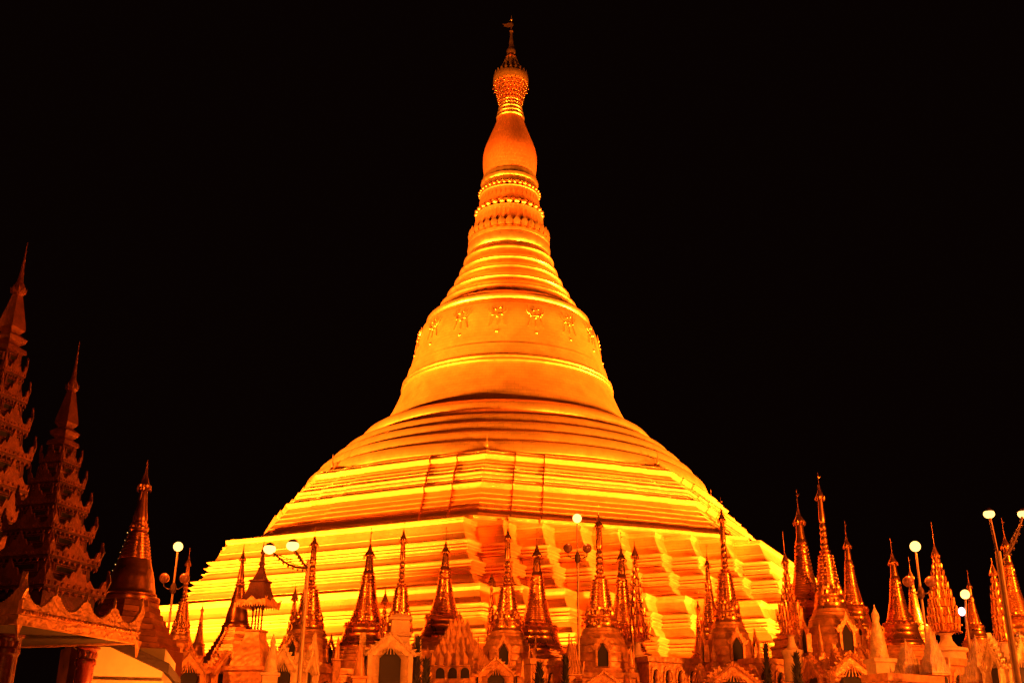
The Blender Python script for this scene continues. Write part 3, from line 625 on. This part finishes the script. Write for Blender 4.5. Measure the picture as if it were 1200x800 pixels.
leafy_roof(537, 781, 722, 60, 60, 'brown shrine left of centre, its carved flame roof rising to one point over dark arches', R(-12), 'ochre')
leafy_roof(670, 790, 750, 24, 60, 'small flame edged pinnacle shrine just left of the tallest ribbed stupa', R(10), 'ochre', False)
leafy_roof(1066, 795, 752, 30, 52, 'pale cream flame roof below the gilt stupa with two glints', R(10))
leafy_roof(1096, 790, 736, 24, 50, 'taller pale cream flame roof below the cone of gold leaves', R(16))
leafy_roof(1150, 800, 748, 32, 46, 'cream flame roof between the small paired lamps and the rightmost post', R(16))
def urn_spire(cx, y0, ytip, wpx, dist, label, m='cream'):
    x, y, zb, zt = put(cx, y0, ytip, dist); k = (zt-zb)/100; w_ = wpx/2*(zt-zb)/(y0-ytip)
    t = thing('plaster_pinnacle', (x, y, 0), label, 'pinnacle', 'plaster pinnacles in the front row', R(10))
    b = B(); loft(b, offset_poly([(-w_*1.1, -w_*1.1), (w_*1.1, -w_*1.1), (w_*1.1, w_*1.1), (-w_*1.1, w_*1.1)]), [(0, 0), (0, zb-8*k), (.1, zb-6*k), (.1, zb), (-.1, zb+1*k)]); obj('pedestal', b, m, t, 20)
    b = B(); lathe(b, [(w_*r, zb+h*k) for r, h in ((.98, 0), (1, 6), (.9, 10), (.85, 25), (.66, 45), (.45, 62), (.34, 68), (.36, 70), (.42, 76), (.4, 82), (.25, 88), (.1, 94), (.04, 100))], 20); obj('cone', b, 'creamcarved' if m == 'cream' else m, t, 50)
urn_spire(1031, 772, 708, 22, 56, 'cream cone pinnacle with a rounded knob top right of the flared gilt stupa')
urn_spire(317, 788, 742, 16, 52, 'small cream needle pinnacle on a square post right of the little red pavilion')
urn_spire(367, 776, 738, 14, 56, 'small cream pinnacle on a square post right of the double armed lamp')
urn_spire(395, 772, 745, 8, 62, 'thin brown pinnacle left of the broad bell stupa', 'ochre')
urn_spire(421, 792, 752, 14, 56, 'small ornamented pinnacle in front of the broad bell stupa', 'ochre')
urn_spire(1138, 800, 772, 12, 46, 'bright cream stacked pinnacle under the small paired lamps')
# blind arcade walls between the shrines
def arcade(x0, x1, yt, dist0, label, n):
    a = spot(x0, yt, dist0); d1 = dist0+1.5; c = spot(x1, yt, d1); c.z = a.z
    ax = Vector((c.x-a.x, c.y-a.y, 0)); Lh = ax.length; ax.normalize(); nr = Vector((ax.y, -ax.x, 0))
    t = thing('arcaded_wall', (a.x, a.y, 0), label, 'wall', 'arcaded walls between the shrines', 0)
    b = B(); mid_ = ax*Lh/2; rz = math.atan2(ax.y, ax.x)
    box(b, mid_-nr*.6+Vector((0, 0, a.z/2-.15)), (Lh, 1.2, a.z-.3), rz); box(b, mid_-nr*.6+Vector((0, 0, a.z-.15)), (Lh+.3, 1.5, .3), rz); box(b, mid_-nr*.6+Vector((0, 0, a.z-1.9)), (Lh+.1, 1.35, .14), rz)
    obj('wall_body', b, 'ochre', t, 20)
    for j in range(n):
        o = ax*Lh*(j+.5)/n+Vector((0, 0, a.z-1.75))
        b = B(); darch(b, Lh/n*.74, 1.3, o+nr*.03, ax, .1); f = obj('arch_panel', b, 'woodgold', t, 30)
        b = B(); darch(b, Lh/n*.5, 1.05, o+nr*.09, ax, .04); obj('recess', b, 'darkwood', f, 30)
        b = B(); lathe(b, [(.16, a.z-1.74), (.2, a.z-1.55), (.12, a.z-1.35), (.2, a.z-1.2), (.1, a.z-.95), (.12, a.z-.85), (.02, a.z-.75)], 8, (o+nr*.2).x, (o+nr*.2).y); obj('statuette', b, 'ochre', t, 50)
arcade(760, 817, 768, 66, 'low wall with a row of four carved arches right of the cup tiered spire', 4)
arcade(372, 436, 781, 62, 'red brown wall with arches below the broad bell stupa', 3)
arcade(622, 668, 771, 66, 'wall with arches under the shiny bell stupa right of centre', 3)
arcade(478, 520, 786, 64, 'shadowy arcaded wall between the cream gabled shrine and the brown flame roof', 3)
arcade(884, 942, 770, 64, 'arcaded wall under the leaf spire on its cream pillar', 3)
arcade(1040, 1100, 788, 48, 'arcaded wall below the cream flame roofs at right', 4)
arcade(1110, 1160, 770, 50, 'layered wall beneath the cone of gold leaves', 3)
# dark slender clipped trees
def cypress(cx, y0, ytip, wpx, dist, label):
    x, y, zb, zt = put(cx, y0, ytip, dist); hw = wpx/2*(zt-zb)/(y0-ytip)
    t = thing('cypress_tree', (x, y, 0), label, 'tree', 'dark slender trees among the shrines')
    b = B(); tube(b, [(0, 0, 0), (.03, 0, zb), (0, 0, zt-.3)], [.09, .07, .02], 7); obj('trunk', b, 'darkwood', t, 40)
    b = B()
    for i in range(420):
        u = random.random(); z = zb-1+(zt-zb+1)*u; rr = hw*(1-u)**.7*math.sqrt(random.random())*random.uniform(.7, 1.15); a = random.uniform(0, 6.28)
        leaf(b, (rr*math.cos(a), rr*math.sin(a), z), (math.cos(a), math.sin(a)), random.uniform(.18, .34), .09, random.uniform(.2, .9))
    obj('crown', b, 'leafdark', t)
cypress(900, 800, 758, 9, 58, 'thin dark cypress left of the cream pillar')
cypress(935, 800, 768, 13, 56, 'thicker dark cypress right of the cream pillar')
cypress(488, 796, 750, 11, 57, 'dark pointed cypress between the cream gabled shrine and the brown flame roof')
cypress(499, 805, 775, 14, 55, 'lowest dark cypress in front of the arcaded wall left of centre')
cypress(632, 805, 780, 20, 58, 'dark bushy cypress below the shiny bell stupa')
cypress(663, 800, 772, 9, 58, 'small dark cypress left of the tallest ribbed stupa')

# ------------------------------------------------------------------ lamps
def plight(parent, loc, power, rad=.22, col=LAMPCOL):
    l = bpy.data.lights.new('lamp_light', 'POINT'); l.energy = power; l.color = col; l.shadow_soft_size = rad
    o = bpy.data.objects.new('lamp_light', l); C.objects.link(o); o.location = loc; o.parent = parent
    return o
LP = 1200
def triple_lamp(cx, y0, ytop, dist, label, rr=.30, power=LP, rz=0):
    p = spot(cx, y0, dist); zt = spot(cx, ytop, dist).z
    t = thing('globe_lamp_post', (p.x, p.y, 0), label, 'street lamp', 'three globed lamp posts', rz)
    b = B(); tube(b, [(0, 0, 0), (0, 0, .4), (0, 0, zt*.5), (0, 0, zt-rr)], [.16, .1, .07, .05], 10); obj('pole', b, 'pole', t, 40)
    b = B(); zz = zt-1.75
    for s in (-1, 1):
        tube(b, [(0, 0, zz-.35), (s*.25, 0, zz-.45), (s*.5, 0, zz-.3), (s*.52, 0, zz-.12)], .03, 6)
    lathe(b, [(.06, zz-.7), (.16, zz-.55), (.16, zz-.3), (.06, zz-.1)], 10); obj('bracket', b, 'iron', t, 40)
    for s in (-1, 1):
        b = B(); ball(b, (s*.52, 0, zz+.12), .26, 16); obj('unlit_globe', b, 'off', t, 60)
    b = B(); ball(b, (0, 0, zt), rr*.82, 16); gl = obj('lit_globe', b, 'lit', t, 60); gl.visible_shadow = False
    plight(t, (0, 0, zt), power, rr)
    return t
triple_lamp(198, 731, 640, 58, 'triple globe lamp left of the golden wall, only its top globe lit')
triple_lamp(678, 745, 607, 60, 'triple globe lamp in front of the golden centre, only its top globe lit', power=LP*.6)
triple_lamp(1083, 725, 640, 52, 'triple globe lamp on the right between two gilt stupas, only its top globe lit')
def arm_lamp(cx, y0, yfork, heads, dist, label, power=LP, lean=0, rr=.28):
    p = spot(cx, y0, dist); zf = spot(cx, yfork, dist).z
    t = thing('double_arm_lamp_post', (p.x, p.y, 0), label, 'street lamp', 'double armed lamp posts')
    b = B(); tube(b, [(0, 0, 0), (0, 0, .5), (0, 0, zf)], [.17, .13, .09], 12); obj('pole', b, 'pole', t, 40)
    for hx, hy, dd in heads:
        h = spot(hx, hy, dist+dd)-Vector((p.x, p.y, 0))
        b = B(); s0 = Vector((0, 0, zf-.4))
        pts = [s0.lerp(h, u)+Vector((0, 0, -.35*math.sin(math.pi*u)*abs(h.x)*.4)) for u in [j/8 for j in range(9)]]
        tube(b, pts, .045, 8)
        for j in range(1, 8):       # scrollwork hanging from the arm
            q = pts[j]; tube(b, [q, q*.5+Vector((0, 0, (zf-.3)*.5))], .018, 5)
            ball(b, q-Vector((0, 0, .1)), .05, 6)
        obj('arm', b, 'iron', t, 40)
        b = B(); ball(b, h, rr, 16, .8); gl = obj('lit_globe', b, 'lit', t, 60); gl.visible_shadow = False
        b = B(); lathe(b, [(rr*.9, h.z+rr*.45), (rr*.5, h.z+rr*.9), (.05, h.z+rr*1.05)], 14, h.x, h.y); obj('lamp_cap', b, 'iron', t, 40)
        plight(t, h, power, rr)
    return t
arm_lamp(352, 780, 655, ((316, 643, 0), (343, 639, -1.5)), 50, 'yellow lamp post with two lit arms spread left before the golden wall', power=LP*.7)
arm_lamp(1182, 730, 646, ((1159, 602, 0), (1199, 602, 1)), 34, 'tall yellow lamp post with two lit lamps at the right edge', power=LP*.5, rr=.17)
p = spot(1134, 740, 46); t = thing('small_lamp_post', (p.x, p.y, 0), 'slim pole with a yellow lamp and a pinkish white lamp low on the right', 'street lamp')
a = spot(1131, 696, 46)-Vector((p.x, p.y, 0)); c = spot(1127, 716, 46)-Vector((p.x, p.y, 0))
b = B(); tube(b, [(0, 0, 0), (0, 0, a.z-1), tuple(a-Vector((0, 0, .15)))], [.07, .05, .04], 8); obj('pole', b, 'pole', t, 40)
b = B(); tube(b, [(0, 0, c.z-.2), tuple(c-Vector((0, 0, .1)))], .025, 6); obj('bracket', b, 'iron', t, 40)
b = B(); ball(b, a, .19, 14); g_ = obj('lit_globe', b, 'lit', t, 60); g_.visible_shadow = False; plight(t, a, 250, .19)
b = B(); ball(b, c, .13, 14, 1.3); g_ = obj('pink_globe', b, 'pink', t, 60); g_.visible_shadow = False; plight(t, c, 40, .13, (1, .5, .6))

# ------------------------------------------------------------------ pavilion with two tiered spires, left
AX = R(24)                                  # the eaves run away from the camera to the right
def fret(bm, L0, L1, z, h, ax, org, peaks, th=.08, scal=True):
    pts = [(L0, z)]; pts.append((L0, z+h*.5))
    n = peaks; seg = (L1-L0)/n
    pts += [(L0-.12*seg, z+h*1.0), (L0+.02*seg, z+h*1.7), (L0+.06*seg, z+h*1.05)]
    for i in range(n):
        s0 = L0+i*seg
        for j in range(1, 30):
            u = .1+.8*j/30; v = math.sin(math.pi*(u-.08)/.84)**.75; zz = z+h*(1.02-.62*v)
            pts.append((s0+seg*u, zz+(.07*h if j % 2 else 0)))
        if i < n-1: pts += [(s0+seg*.985, z+h*1.0), (s0+seg, z+h*1.45), (s0+seg*1.015, z+h*1.0)]
    pts += [(L1-.06*seg, z+h*1.05), (L1-.02*seg, z+h*1.7), (L1+.12*seg, z+h*1.0), (L1, z+h*.5), (L1, z)]
    extrude_outline(bm, pts, org, ax, th)
A0 = spot(20, 731, 28); A1d = 32.4; A1 = spot(160, 753, A1d)
axv = Vector((A1.x-A0.x, A1.y-A0.y, 0)); LE = axv.length; axv.normalize(); nrv = Vector((axv.y, -axv.x, 0))
PAV = thing('prayer_pavilion', (A0.x, A0.y, 0), 'dark open pavilion with red columns and a scalloped gilt eave at the lower left', 'pavilion', None, math.atan2(axv.y, axv.x))
ze = A0.z
WID = 6.
b = B(); box(b, (LE/2, .03, ze+.12), (LE+.1, .14, .22)); box(b, (.03, WID/2, ze+.12), (.14, WID-.1, .22)); box(b, (LE-.03, WID/2, ze+.12), (.14, WID-.1, .22)); obj('eave_beam', b, 'woodgold', PAV, 20)
b = B(); fret(b, 0, LE, ze+.24, .62, Vector((1, 0, 0)), Vector((0, -.02, 0)), 4)
for i in range(40): ball(b, (LE*(i+.5)/40, -.08, ze+.32), .05, 6)
obj('eave_fretwork', b, 'woodgold', PAV, 30)
b = B(); fret(b, 0, WID, ze+.24, .62, Vector((0, 1, 0)), Vector((-.02, 0, 0)), 4)
obj('eave_fretwork', b, 'woodgold', PAV, 30)
for i in (0, 4):
    b = B(); x_ = LE*i/4
    extrude_outline(b, [(-.12, .1), (.12, .1), (.05, -.15), (0, -.35), (-.05, -.15)], (x_, -.05, ze), (1, 0, 0), .06); obj('eave_pendant', b, 'woodgold', PAV, 30)
b = B(); loft(b, offset_poly([(.4, .4), (LE-.4, .4), (LE-.4, WID-.4), (.4, WID-.4)]), [(-.2, ze+.24), (-.6, ze+.3), (-1.3, ze+.5), (-1.4, ze+.9), (-2.2, ze+1.0)]); obj('roof', b, 'darkwood', PAV, 20)
b = B(); box(b, (LE/2, WID/2, ze+.13), (LE-.3, WID-.3, .16)); obj('ceiling', b, 'dark', PAV, 20)
b = B(); box(b, (LE/2, WID-.2, ze/2-.1), (LE-1.8, .2, ze-.2)); obj('back_wall', b, 'darkwood', PAV, 20)
for x_, yy, rk in ((.35, .5, 1.1), (LE*.70, .5, 1.0), (.5, 3.4, 1), (1.9, 3.0, .6), (2.6, 2.4, .55), (3.6, 3.6, .8), (.9, 5.3, .8), (4.6, 5.2, .8)):
    b = B()
    lathe(b, [(.36*rk, 0), (.36*rk, .5), (.27*rk, .6), (.24*rk, ze-.7), (.28*rk, ze-.65), (.28*rk, ze-.55), (.24*rk, ze-.5), (.27*rk, ze-.3), (.34*rk, ze-.25), (.34*rk, ze-.2)], 20, x_, yy); cl = obj('column', b, 'col', PAV, 40)
    b = B()
    leaf_ring(b, .25*rk, ze-.5, 12, .18, .15, .7)
    for c_ in b.verts: c_.co.x += x_; c_.co.y += yy
    obj('capital_leaves', b, 'redcarv', cl, 30)
def pyatthat(xl, yl, xr, d, ytip, ybud, tiers, label, rise, zb0):
    """square tower of diminishing roofs; xl/xr: lit face edges in the photo at height yl"""
    pa = spot(xl, yl, d); Ax = axv.copy()
    # right corner along the axis direction
    dr = spot(xr, yl, 1)-CAM; den = dr.x*Ax.y-dr.y*Ax.x
    tt = ((pa.x-CAM.x)*Ax.y-(pa.y-CAM.y)*Ax.x)/den; L_ = ((CAM.x+dr.x*tt-pa.x)*Ax.x+(CAM.y+dr.y*tt-pa.y)*Ax.y)
    back = Vector((-Ax.y, Ax.x, 0)); ctr = Vector((pa.x, pa.y, 0))+Ax*L_/2+back*L_/2
    dist = ctr.y-CAM.y; z0 = pa.z; ztip = spot(600, 400, 1).z
    # tip height from the photo
    lo, hi = z0, 60
    def py(z):
        v = Vector((ctr.x, ctr.y, z))-CAM; return 400-FPX*v.dot(_u)/v.dot(_f)
    def zf(yy):
        lo, hi = -5, 80
        for _ in range(40):
            m = (lo+hi)/2
            if py(m) > yy: lo = m
            else: hi = m
        return m
    zt, zbud = zf(ytip), zf(ybud)
    t = thing('tiered_roof_spire', (ctr.x, ctr.y, zb0), label, 'spire', 'carved multi roofed spires on the pavilion', math.atan2(Ax.y, Ax.x))
    hb = zbud-zb0-1.2*(L_/3); n = tiers; hw0 = L_/2
    b = B(); box(b, (0, 0, (z0-zb0)/2), (L_*.86, L_*.86, z0-zb0)); obj('lowest_storey', b, 'wood', t, 20)
    z = z0-zb0; tot = sum(rise**i for i in range(n)); u0 = (hb-z)/tot
    for i in range(n):
        hh = u0*rise**i; fr = (z-(z0-zb0))/(hb-(z0-zb0)); hw = hw0*(1-fr*.80)
        wl = hw*.74
        b = B(); sq = offset_poly([(-1, -1), (1, -1), (1, 1), (-1, 1)])
        loft(b, sq, [(hw*.8-1, z-.02), (hw*.97-1, z), (hw-1, z+.06*hh), (hw-1, z+.16*hh), (hw*.93-1, z+.2*hh), (hw*.84-1, z+.36*hh), (wl*1.02-1, z+.5*hh), (wl-1, z+.52*hh), (wl*.97-1, z+hh)]); rf = obj('roof_tier', b, 'wood', t, 20)
        for s in range(4):
            A = s*math.pi/2; ax = Vector((math.cos(A), math.sin(A), 0)); nr = Vector((math.sin(A), -math.cos(A), 0))
            b = B(); hf = hh*.5
            pts = [(-hw, 0), (-hw*1.02, hf*.4), (-hw*1.12, hf*1.0), (-hw*1.02, hf*1.75), (-hw*.98, hf*1.05), (-hw*.86, hf*.9), (-hw*.78, hf*.45), (-hw*.55, hf*.35), (-hw*.4, hf*.8), (-hw*.3, hf*.6), (-hw*.2, hf*1.15), (-hw*.12, hf*1.1), (0, hf*1.75)]
            pts = pts+[(-a_, b_) for a_, b_ in pts[:-1][::-1]]
            extrude_outline(b, pts, nr*(hw+.015)+Vector((0, 0, z+.12*hh)), ax, .07)
            for j in range(10): ball(b, nr*(hw+.06)+ax*hw*(-.9+.2*j)+Vector((0, 0, z+.2*hh)), hw*.045, 5)
            for j in range(9): extrude_outline(b, [(hw*(-.9+.22*j), 0), (hw*(-.8+.22*j), 0), (hw*(-.85+.22*j), -hf*.28)], nr*(hw+.015)+Vector((0, 0, z+.02*hh)), ax, .04)
            obj('roof_fretwork', b, 'redgilt' if s in (0, 3) else 'wood', rf, 30)
            # framed window panel below the next roof
            zc = z+.76*hh; ph = hh*.15; pw = wl*.72
            b = B(); o = nr*(wl+.02)
            for sg in (-1, 1):
                box(b, o+Vector((0, 0, zc+sg*ph)), (pw*2.1, .07, hh*.035), A); box(b, o+ax*sg*pw+Vector((0, 0, zc)), (hh*.035, .07, ph*2), A)
                box(b, o+Vector((0, 0, zc+sg*ph*.62)), (pw*1.8, .06, hh*.02), A); box(b, o+ax*sg*pw*.86+Vector((0, 0, zc)), (hh*.02, .06, ph*1.2), A)
            fr_ = obj('window_frame', b, 'redgilt', t, 20)
            b = B(); box(b, o*1.0+Vector((0, 0, zc)), (pw*1.7, .03, ph*1.1), A); obj('window_panel', b, 'dark', fr_, 20)
        z += hh
    hw = hw0*.2; q = (zt-zb0-z)
    b = B(); loft(b, offset_poly([(-1, -1), (1, -1), (1, 1), (-1, 1)]), [(hw*r-1, z+q*h) for r, h in ((.9, 0), (1.3, .02), (1.25, .05), (.7, .08), (1.1, .11), (1.2, .14), (.6, .18), (.95, .22), (.9, .26), (.35, .52))]); obj('spire_bud', b, 'redgilt', t, 20)
    b = B(); lathe(b, [(hw*r, z+q*h) for r, h in ((.35, .51), (.7, .54), (.65, .58), (.3, .64), (.2, .72), (.1, .85), (.03, 1))], 14); leaf_ring(b, hw*.62, z+q*.53, 8, q*.06, .2, .7); obj('umbrella', b, 'redgilt', t, 40)
    return t
pyatthat(51, 688, 124, 34, 400, 487, 6, 'shorter of the two carved red roofed spires, the one nearer the golden stupa', .93, ze+1.0)
pyatthat(-46, 700, 52, 38, 284, 372, 8, 'taller carved red roofed spire cut by the left edge', .94, ze+1.0)

# dark stupa behind the pavilion
def bronze_stupa(cx, y0, ytip, dist, label, ws=1., first=0):
    x, y, zb, zt = put(cx, y0, ytip, dist); k = (zt-zb)/178.
    DS = thing('dark_stupa', (x, y, 0), label, 'stupa', 'dark bronze stupas on ridged terraces')
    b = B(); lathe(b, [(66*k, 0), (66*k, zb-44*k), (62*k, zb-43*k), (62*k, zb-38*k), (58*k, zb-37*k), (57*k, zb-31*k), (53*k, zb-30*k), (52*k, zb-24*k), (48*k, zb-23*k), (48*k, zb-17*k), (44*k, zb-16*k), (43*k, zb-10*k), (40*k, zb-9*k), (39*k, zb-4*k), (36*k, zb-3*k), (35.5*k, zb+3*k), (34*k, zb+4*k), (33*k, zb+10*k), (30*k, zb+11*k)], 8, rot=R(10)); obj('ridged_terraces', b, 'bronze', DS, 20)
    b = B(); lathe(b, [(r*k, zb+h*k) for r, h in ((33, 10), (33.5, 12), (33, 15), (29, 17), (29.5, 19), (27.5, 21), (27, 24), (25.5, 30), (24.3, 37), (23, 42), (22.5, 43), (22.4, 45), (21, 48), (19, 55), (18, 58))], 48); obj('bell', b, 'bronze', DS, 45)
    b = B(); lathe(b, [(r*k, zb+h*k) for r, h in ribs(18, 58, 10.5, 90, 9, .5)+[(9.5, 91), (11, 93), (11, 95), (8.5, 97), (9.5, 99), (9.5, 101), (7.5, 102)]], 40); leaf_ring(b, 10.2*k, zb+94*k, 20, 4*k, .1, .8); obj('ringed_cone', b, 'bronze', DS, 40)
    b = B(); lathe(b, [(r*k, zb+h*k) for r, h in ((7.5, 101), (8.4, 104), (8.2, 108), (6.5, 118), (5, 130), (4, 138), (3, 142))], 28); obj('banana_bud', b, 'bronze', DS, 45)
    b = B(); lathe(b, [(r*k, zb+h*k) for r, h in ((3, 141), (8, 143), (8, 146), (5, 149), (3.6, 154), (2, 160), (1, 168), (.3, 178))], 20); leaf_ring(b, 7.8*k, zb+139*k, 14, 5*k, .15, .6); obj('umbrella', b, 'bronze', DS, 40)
    for i, (hh, rr) in enumerate(((14, 35), (20, 31), (33, 26.5), (40, 25), (46, 23.5), (53, 21.5), (60, 19), (67, 17.5), (74, 15.6), (81, 14), (90, 12.5))):
        b = B(); ball(b, (-rr*k, -.5*k, zb+hh*k), .55*k, 8); obj('light_bulb', b, 'bulb', DS, 60)
    DS.scale = (ws, ws, 1)
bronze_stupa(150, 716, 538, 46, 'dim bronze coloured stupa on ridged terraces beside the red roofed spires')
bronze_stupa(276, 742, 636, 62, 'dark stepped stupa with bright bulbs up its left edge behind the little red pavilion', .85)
# yellow building below it
p = spot(112, 757, 34); q = spot(190, 770, 38)
YB = thing('yellow_hall', (p.x, p.y, 0), 'pale yellow lit wall with a ledge and a sloping dark roof edge behind the pavilion', 'building', None, R(12))
b = B(); box(b, (1.0, 2.5, p.z/2), (2.0, 5, p.z)); obj('wall', b, 'yellow', YB, 20)
b = B(); box(b, (1.0, 2.4, p.z-1.0), (2.15, 5.3, .1)); obj('ledge', b, 'cream', YB, 20)
b = B()
vv = [(.45, -.6, p.z-.02), (2.2, -.6, p.z-.75), (2.2, 5.5, p.z-.75), (.45, 5.5, p.z-.02)]
lo_ = [b.verts.new(v) for v in vv]; up_ = [b.verts.new((v[0], v[1], v[2]+.28)) for v in vv]
b.faces.new(lo_); b.faces.new(up_)
for i in range(4): b.faces.new((lo_[i], lo_[(i+1) % 4], up_[(i+1) % 4], up_[i]))
obj('sloping_roof', b, 'darkwood', YB, 20)

for px_, d_, pw_ in ((470, 51, 700), (1192, 38, 500), (1140, 41, 260), (340, 48, 300), (575, 50, 350), (985, 53, 450), (1035, 49, 300), (852, 55, 350)):  # added lamps, below the view, to brighten the shrine fronts
    q_ = spot(px_, 800, d_); t = thing('added_lamp_post', (q_.x, q_.y, 0), 'short unseen lamp post added to brighten the front shrines', 'street lamp', 'short added fill lamps')
    b = B(); tube(b, [(0, 0, 0), (0, 0, 1.9)], .05, 8); obj('pole', b, 'pole', t, 40)
    b = B(); ball(b, (0, 0, 2.0), .14, 12); gl = obj('lit_globe', b, 'lit', t, 60); gl.visible_shadow = False; plight(t, (0, 0, 2.0), pw_, .14)
t = thing('added_lamp_post', (p.x+2.2, p.y-2.6, 0), 'short unseen lamp post added to light the yellow hall', 'street lamp')  # extra lamp, out of sight, added to brighten the yellow wall
b = B(); tube(b, [(0, 0, 0), (0, 0, 2.6)], .06, 8); obj('pole', b, 'pole', t, 40)
b = B(); ball(b, (0, 0, 2.8), .18, 14); gl = obj('lit_globe', b, 'lit', t, 60); gl.visible_shadow = False; plight(t, (0, 0, 2.8), 1500, .18)
# ------------------------------------------------------------------ floodlights on the platform, aimed at the great stupa
def flood(x, y, z, target, power, cone=70, blend=.6, label='', size=.35, mast=0.):
    t = thing('floodlight', (x, y, z), label, 'floodlight', 'sodium floodlights round the great stupa')
    v = Vector(target)-Vector((x, y, z+.5+mast)); rq = v.to_track_quat('-Z', 'Y')
    b = B(); tube(b, [(0, 0, 0), (0, 0, .25+mast)], .06, 8); box(b, (0, 0, .04), (.4, .4, .08)); obj('stand', b, 'iron', t, 30)
    b = B(); lathe(b, [(.15, .3), (.24, .25), (.3, .0)], 16); hd = obj('lamp_housing', b, 'iron', t, 40); hd.location = (0, 0, .5+mast); hd.rotation_euler = rq.to_euler()
    b = B(); lathe(b, [(.27, -.02), (.27, .01)], 16); ln = obj('lens', b, 'lens', hd, 40)
    l = bpy.data.lights.new('flood_beam', 'SPOT'); l.energy = power; l.color = SODIUM; l.spot_size = R(cone); l.spot_blend = blend; l.shadow_soft_size = size
    o = bpy.data.objects.new('flood_beam', l); C.objects.link(o); o.parent = t; o.location = Vector((0, 0, .5+mast))+v.normalized()*.12; o.rotation_euler = rq.to_euler()
def NT(n, tt, rot=ROT):
    N_ = (math.sin(rot), -math.cos(rot)); T_ = (math.cos(rot), math.sin(rot)); return N_[0]*n+T_[0]*tt, N_[1]*n+T_[1]*tt
FP = 1.0
K3 = 1000*FP
RR2 = ROT+math.pi/2
for i, (rot, n, tt, tz, tn, ttt, pw, cn) in enumerate((
        (ROT, 46.8, -25, 14, 34, -14, 100, 110), (ROT, 46.8, -12, 14, 34, -8, 84, 110), (ROT, 46.8, 1, 14, 34, 0, 74, 110), (ROT, 46.8, 13, 14, 34, 9, 66, 110),
        (RR2, 46.8, -14, 13, 34, -12, 210, 110), (RR2, 46.8, 2, 13, 34, 2, 210, 110), (ROT, 40, 24, 14, 28, 14, 88, 110), (RR2, 41, -23, 13, 28, -18, 144, 110), (ROT+math.pi/4, 70, 18, 22, 24, 0, 650, 50), (ROT+math.pi/8, 64, 7.5, 26, 24, 0, 1150, 60),
        (ROT, 70, -44, 30, 22, -8, 976, 50), (ROT, 72, -22, 30, 22, -4, 758, 50), (ROT, 60, -13, 30, 24, 2, 380, 50),
        (RR2, 72, -42, 24, 26, -12, 976, 60), (RR2, 72, -8, 26, 22, -4, 976, 55), (RR2, 72, 26, 32, 22, 2, 867, 50),
        (ROT, 66, -52, 46, 8, -4, 1689, 28), (RR2, 66, 40, 46, 8, 4, 1689, 28), (RR2, 70, 2, 46, 6, 0, 328, 28),
        (ROT, 62, -46, 63, 3, 0, 1430, 20), (RR2, 62, 36, 63, 3, 0, 1430, 20), (ROT, 72, -6, 66, 0, 0, 328, 22),
        (ROT, 60, -36, 88, 0, 0, 632, 17), (RR2, 60, 30, 88, 0, 0, 632, 17), (ROT, 72, 16, 93, 0, 0, 590, 10))):
    x, y = NT(n, tt, rot); a, c = NT(tn, ttt, rot)
    flood(x, y, 6.62 if n < 50 else 0, (a, c, tz), pw*K3, cn, .7, 'sodium floodlight standing on the platform edge between the small stupas' if n < 50 else 'sodium floodlight on a short mast among the shrines', mast=.0 if n < 50 else 3.6)
# fill lamps on posts, added out of view to light the front shrines
for i, (x, y, z, pw) in enumerate(((-30, -84, 3.6, 2500), (-8, -88, 2.6, 2600), (8, -90, 2.6, 2600), (22, -92, 3.4, 4000), (-5, -108, 2.2, 350), (-13, -117, 2.8, 900), (34, -78, 4, 5000))):
    t = thing('added_lamp_post', (x, y, 0), 'unseen single globe lamp post added to light the front shrines', 'street lamp', 'single globe fill lamps added out of view')
    b = B(); tube(b, [(0, 0, 0), (0, 0, .5), (0, 0, z-.3)], [.15, .1, .06], 10); obj('pole', b, 'pole', t, 40)
    b = B(); ball(b, (0, 0, z), .3, 16); gl = obj('lit_globe', b, 'lit', t, 60); gl.visible_shadow = False
    plight(t, (0, 0, z), pw, .3)

for x, y, z, tgt, pw, cn in ((-42, -110, 22, (-14, -56, 12), 110000, 44), (52, -110, 22, (4, -62, 12), 190000, 72), (6, -158, 23, (8, -62, 14), 40000, 50)):  # masts added outside the view for highlights on the gilt cones
    t = thing('added_fill_mast', (x, y, 0), 'tall unseen light mast added to put highlights on the small stupas', 'floodlight mast', 'tall fill light masts added out of view')
    b = B(); tube(b, [(0, 0, 0), (0, 0, .6), (0, 0, z)], [.3, .2, .12], 12); obj('pole', b, 'pole', t, 40)
    v = Vector(tgt)-Vector((x, y, z)); rq = v.to_track_quat('-Z', 'Y')
    b = B(); box(b, (0, 0, 0), (1.4, .5, .3)); hd = obj('lamp_housing', b, 'iron', t, 30); hd.location = (0, 0, z+.2); hd.rotation_euler = rq.to_euler()
    l = bpy.data.lights.new('mast_fill_beam', 'SPOT'); l.energy = pw; l.color = LAMPCOL; l.spot_size = R(cn); l.spot_blend = .6; l.shadow_soft_size = .7
    o = bpy.data.objects.new('mast_fill_beam', l); C.objects.link(o); o.parent = t; o.location = Vector((0, 0, z+.2))+v.normalized()*.8; o.rotation_euler = rq.to_euler()
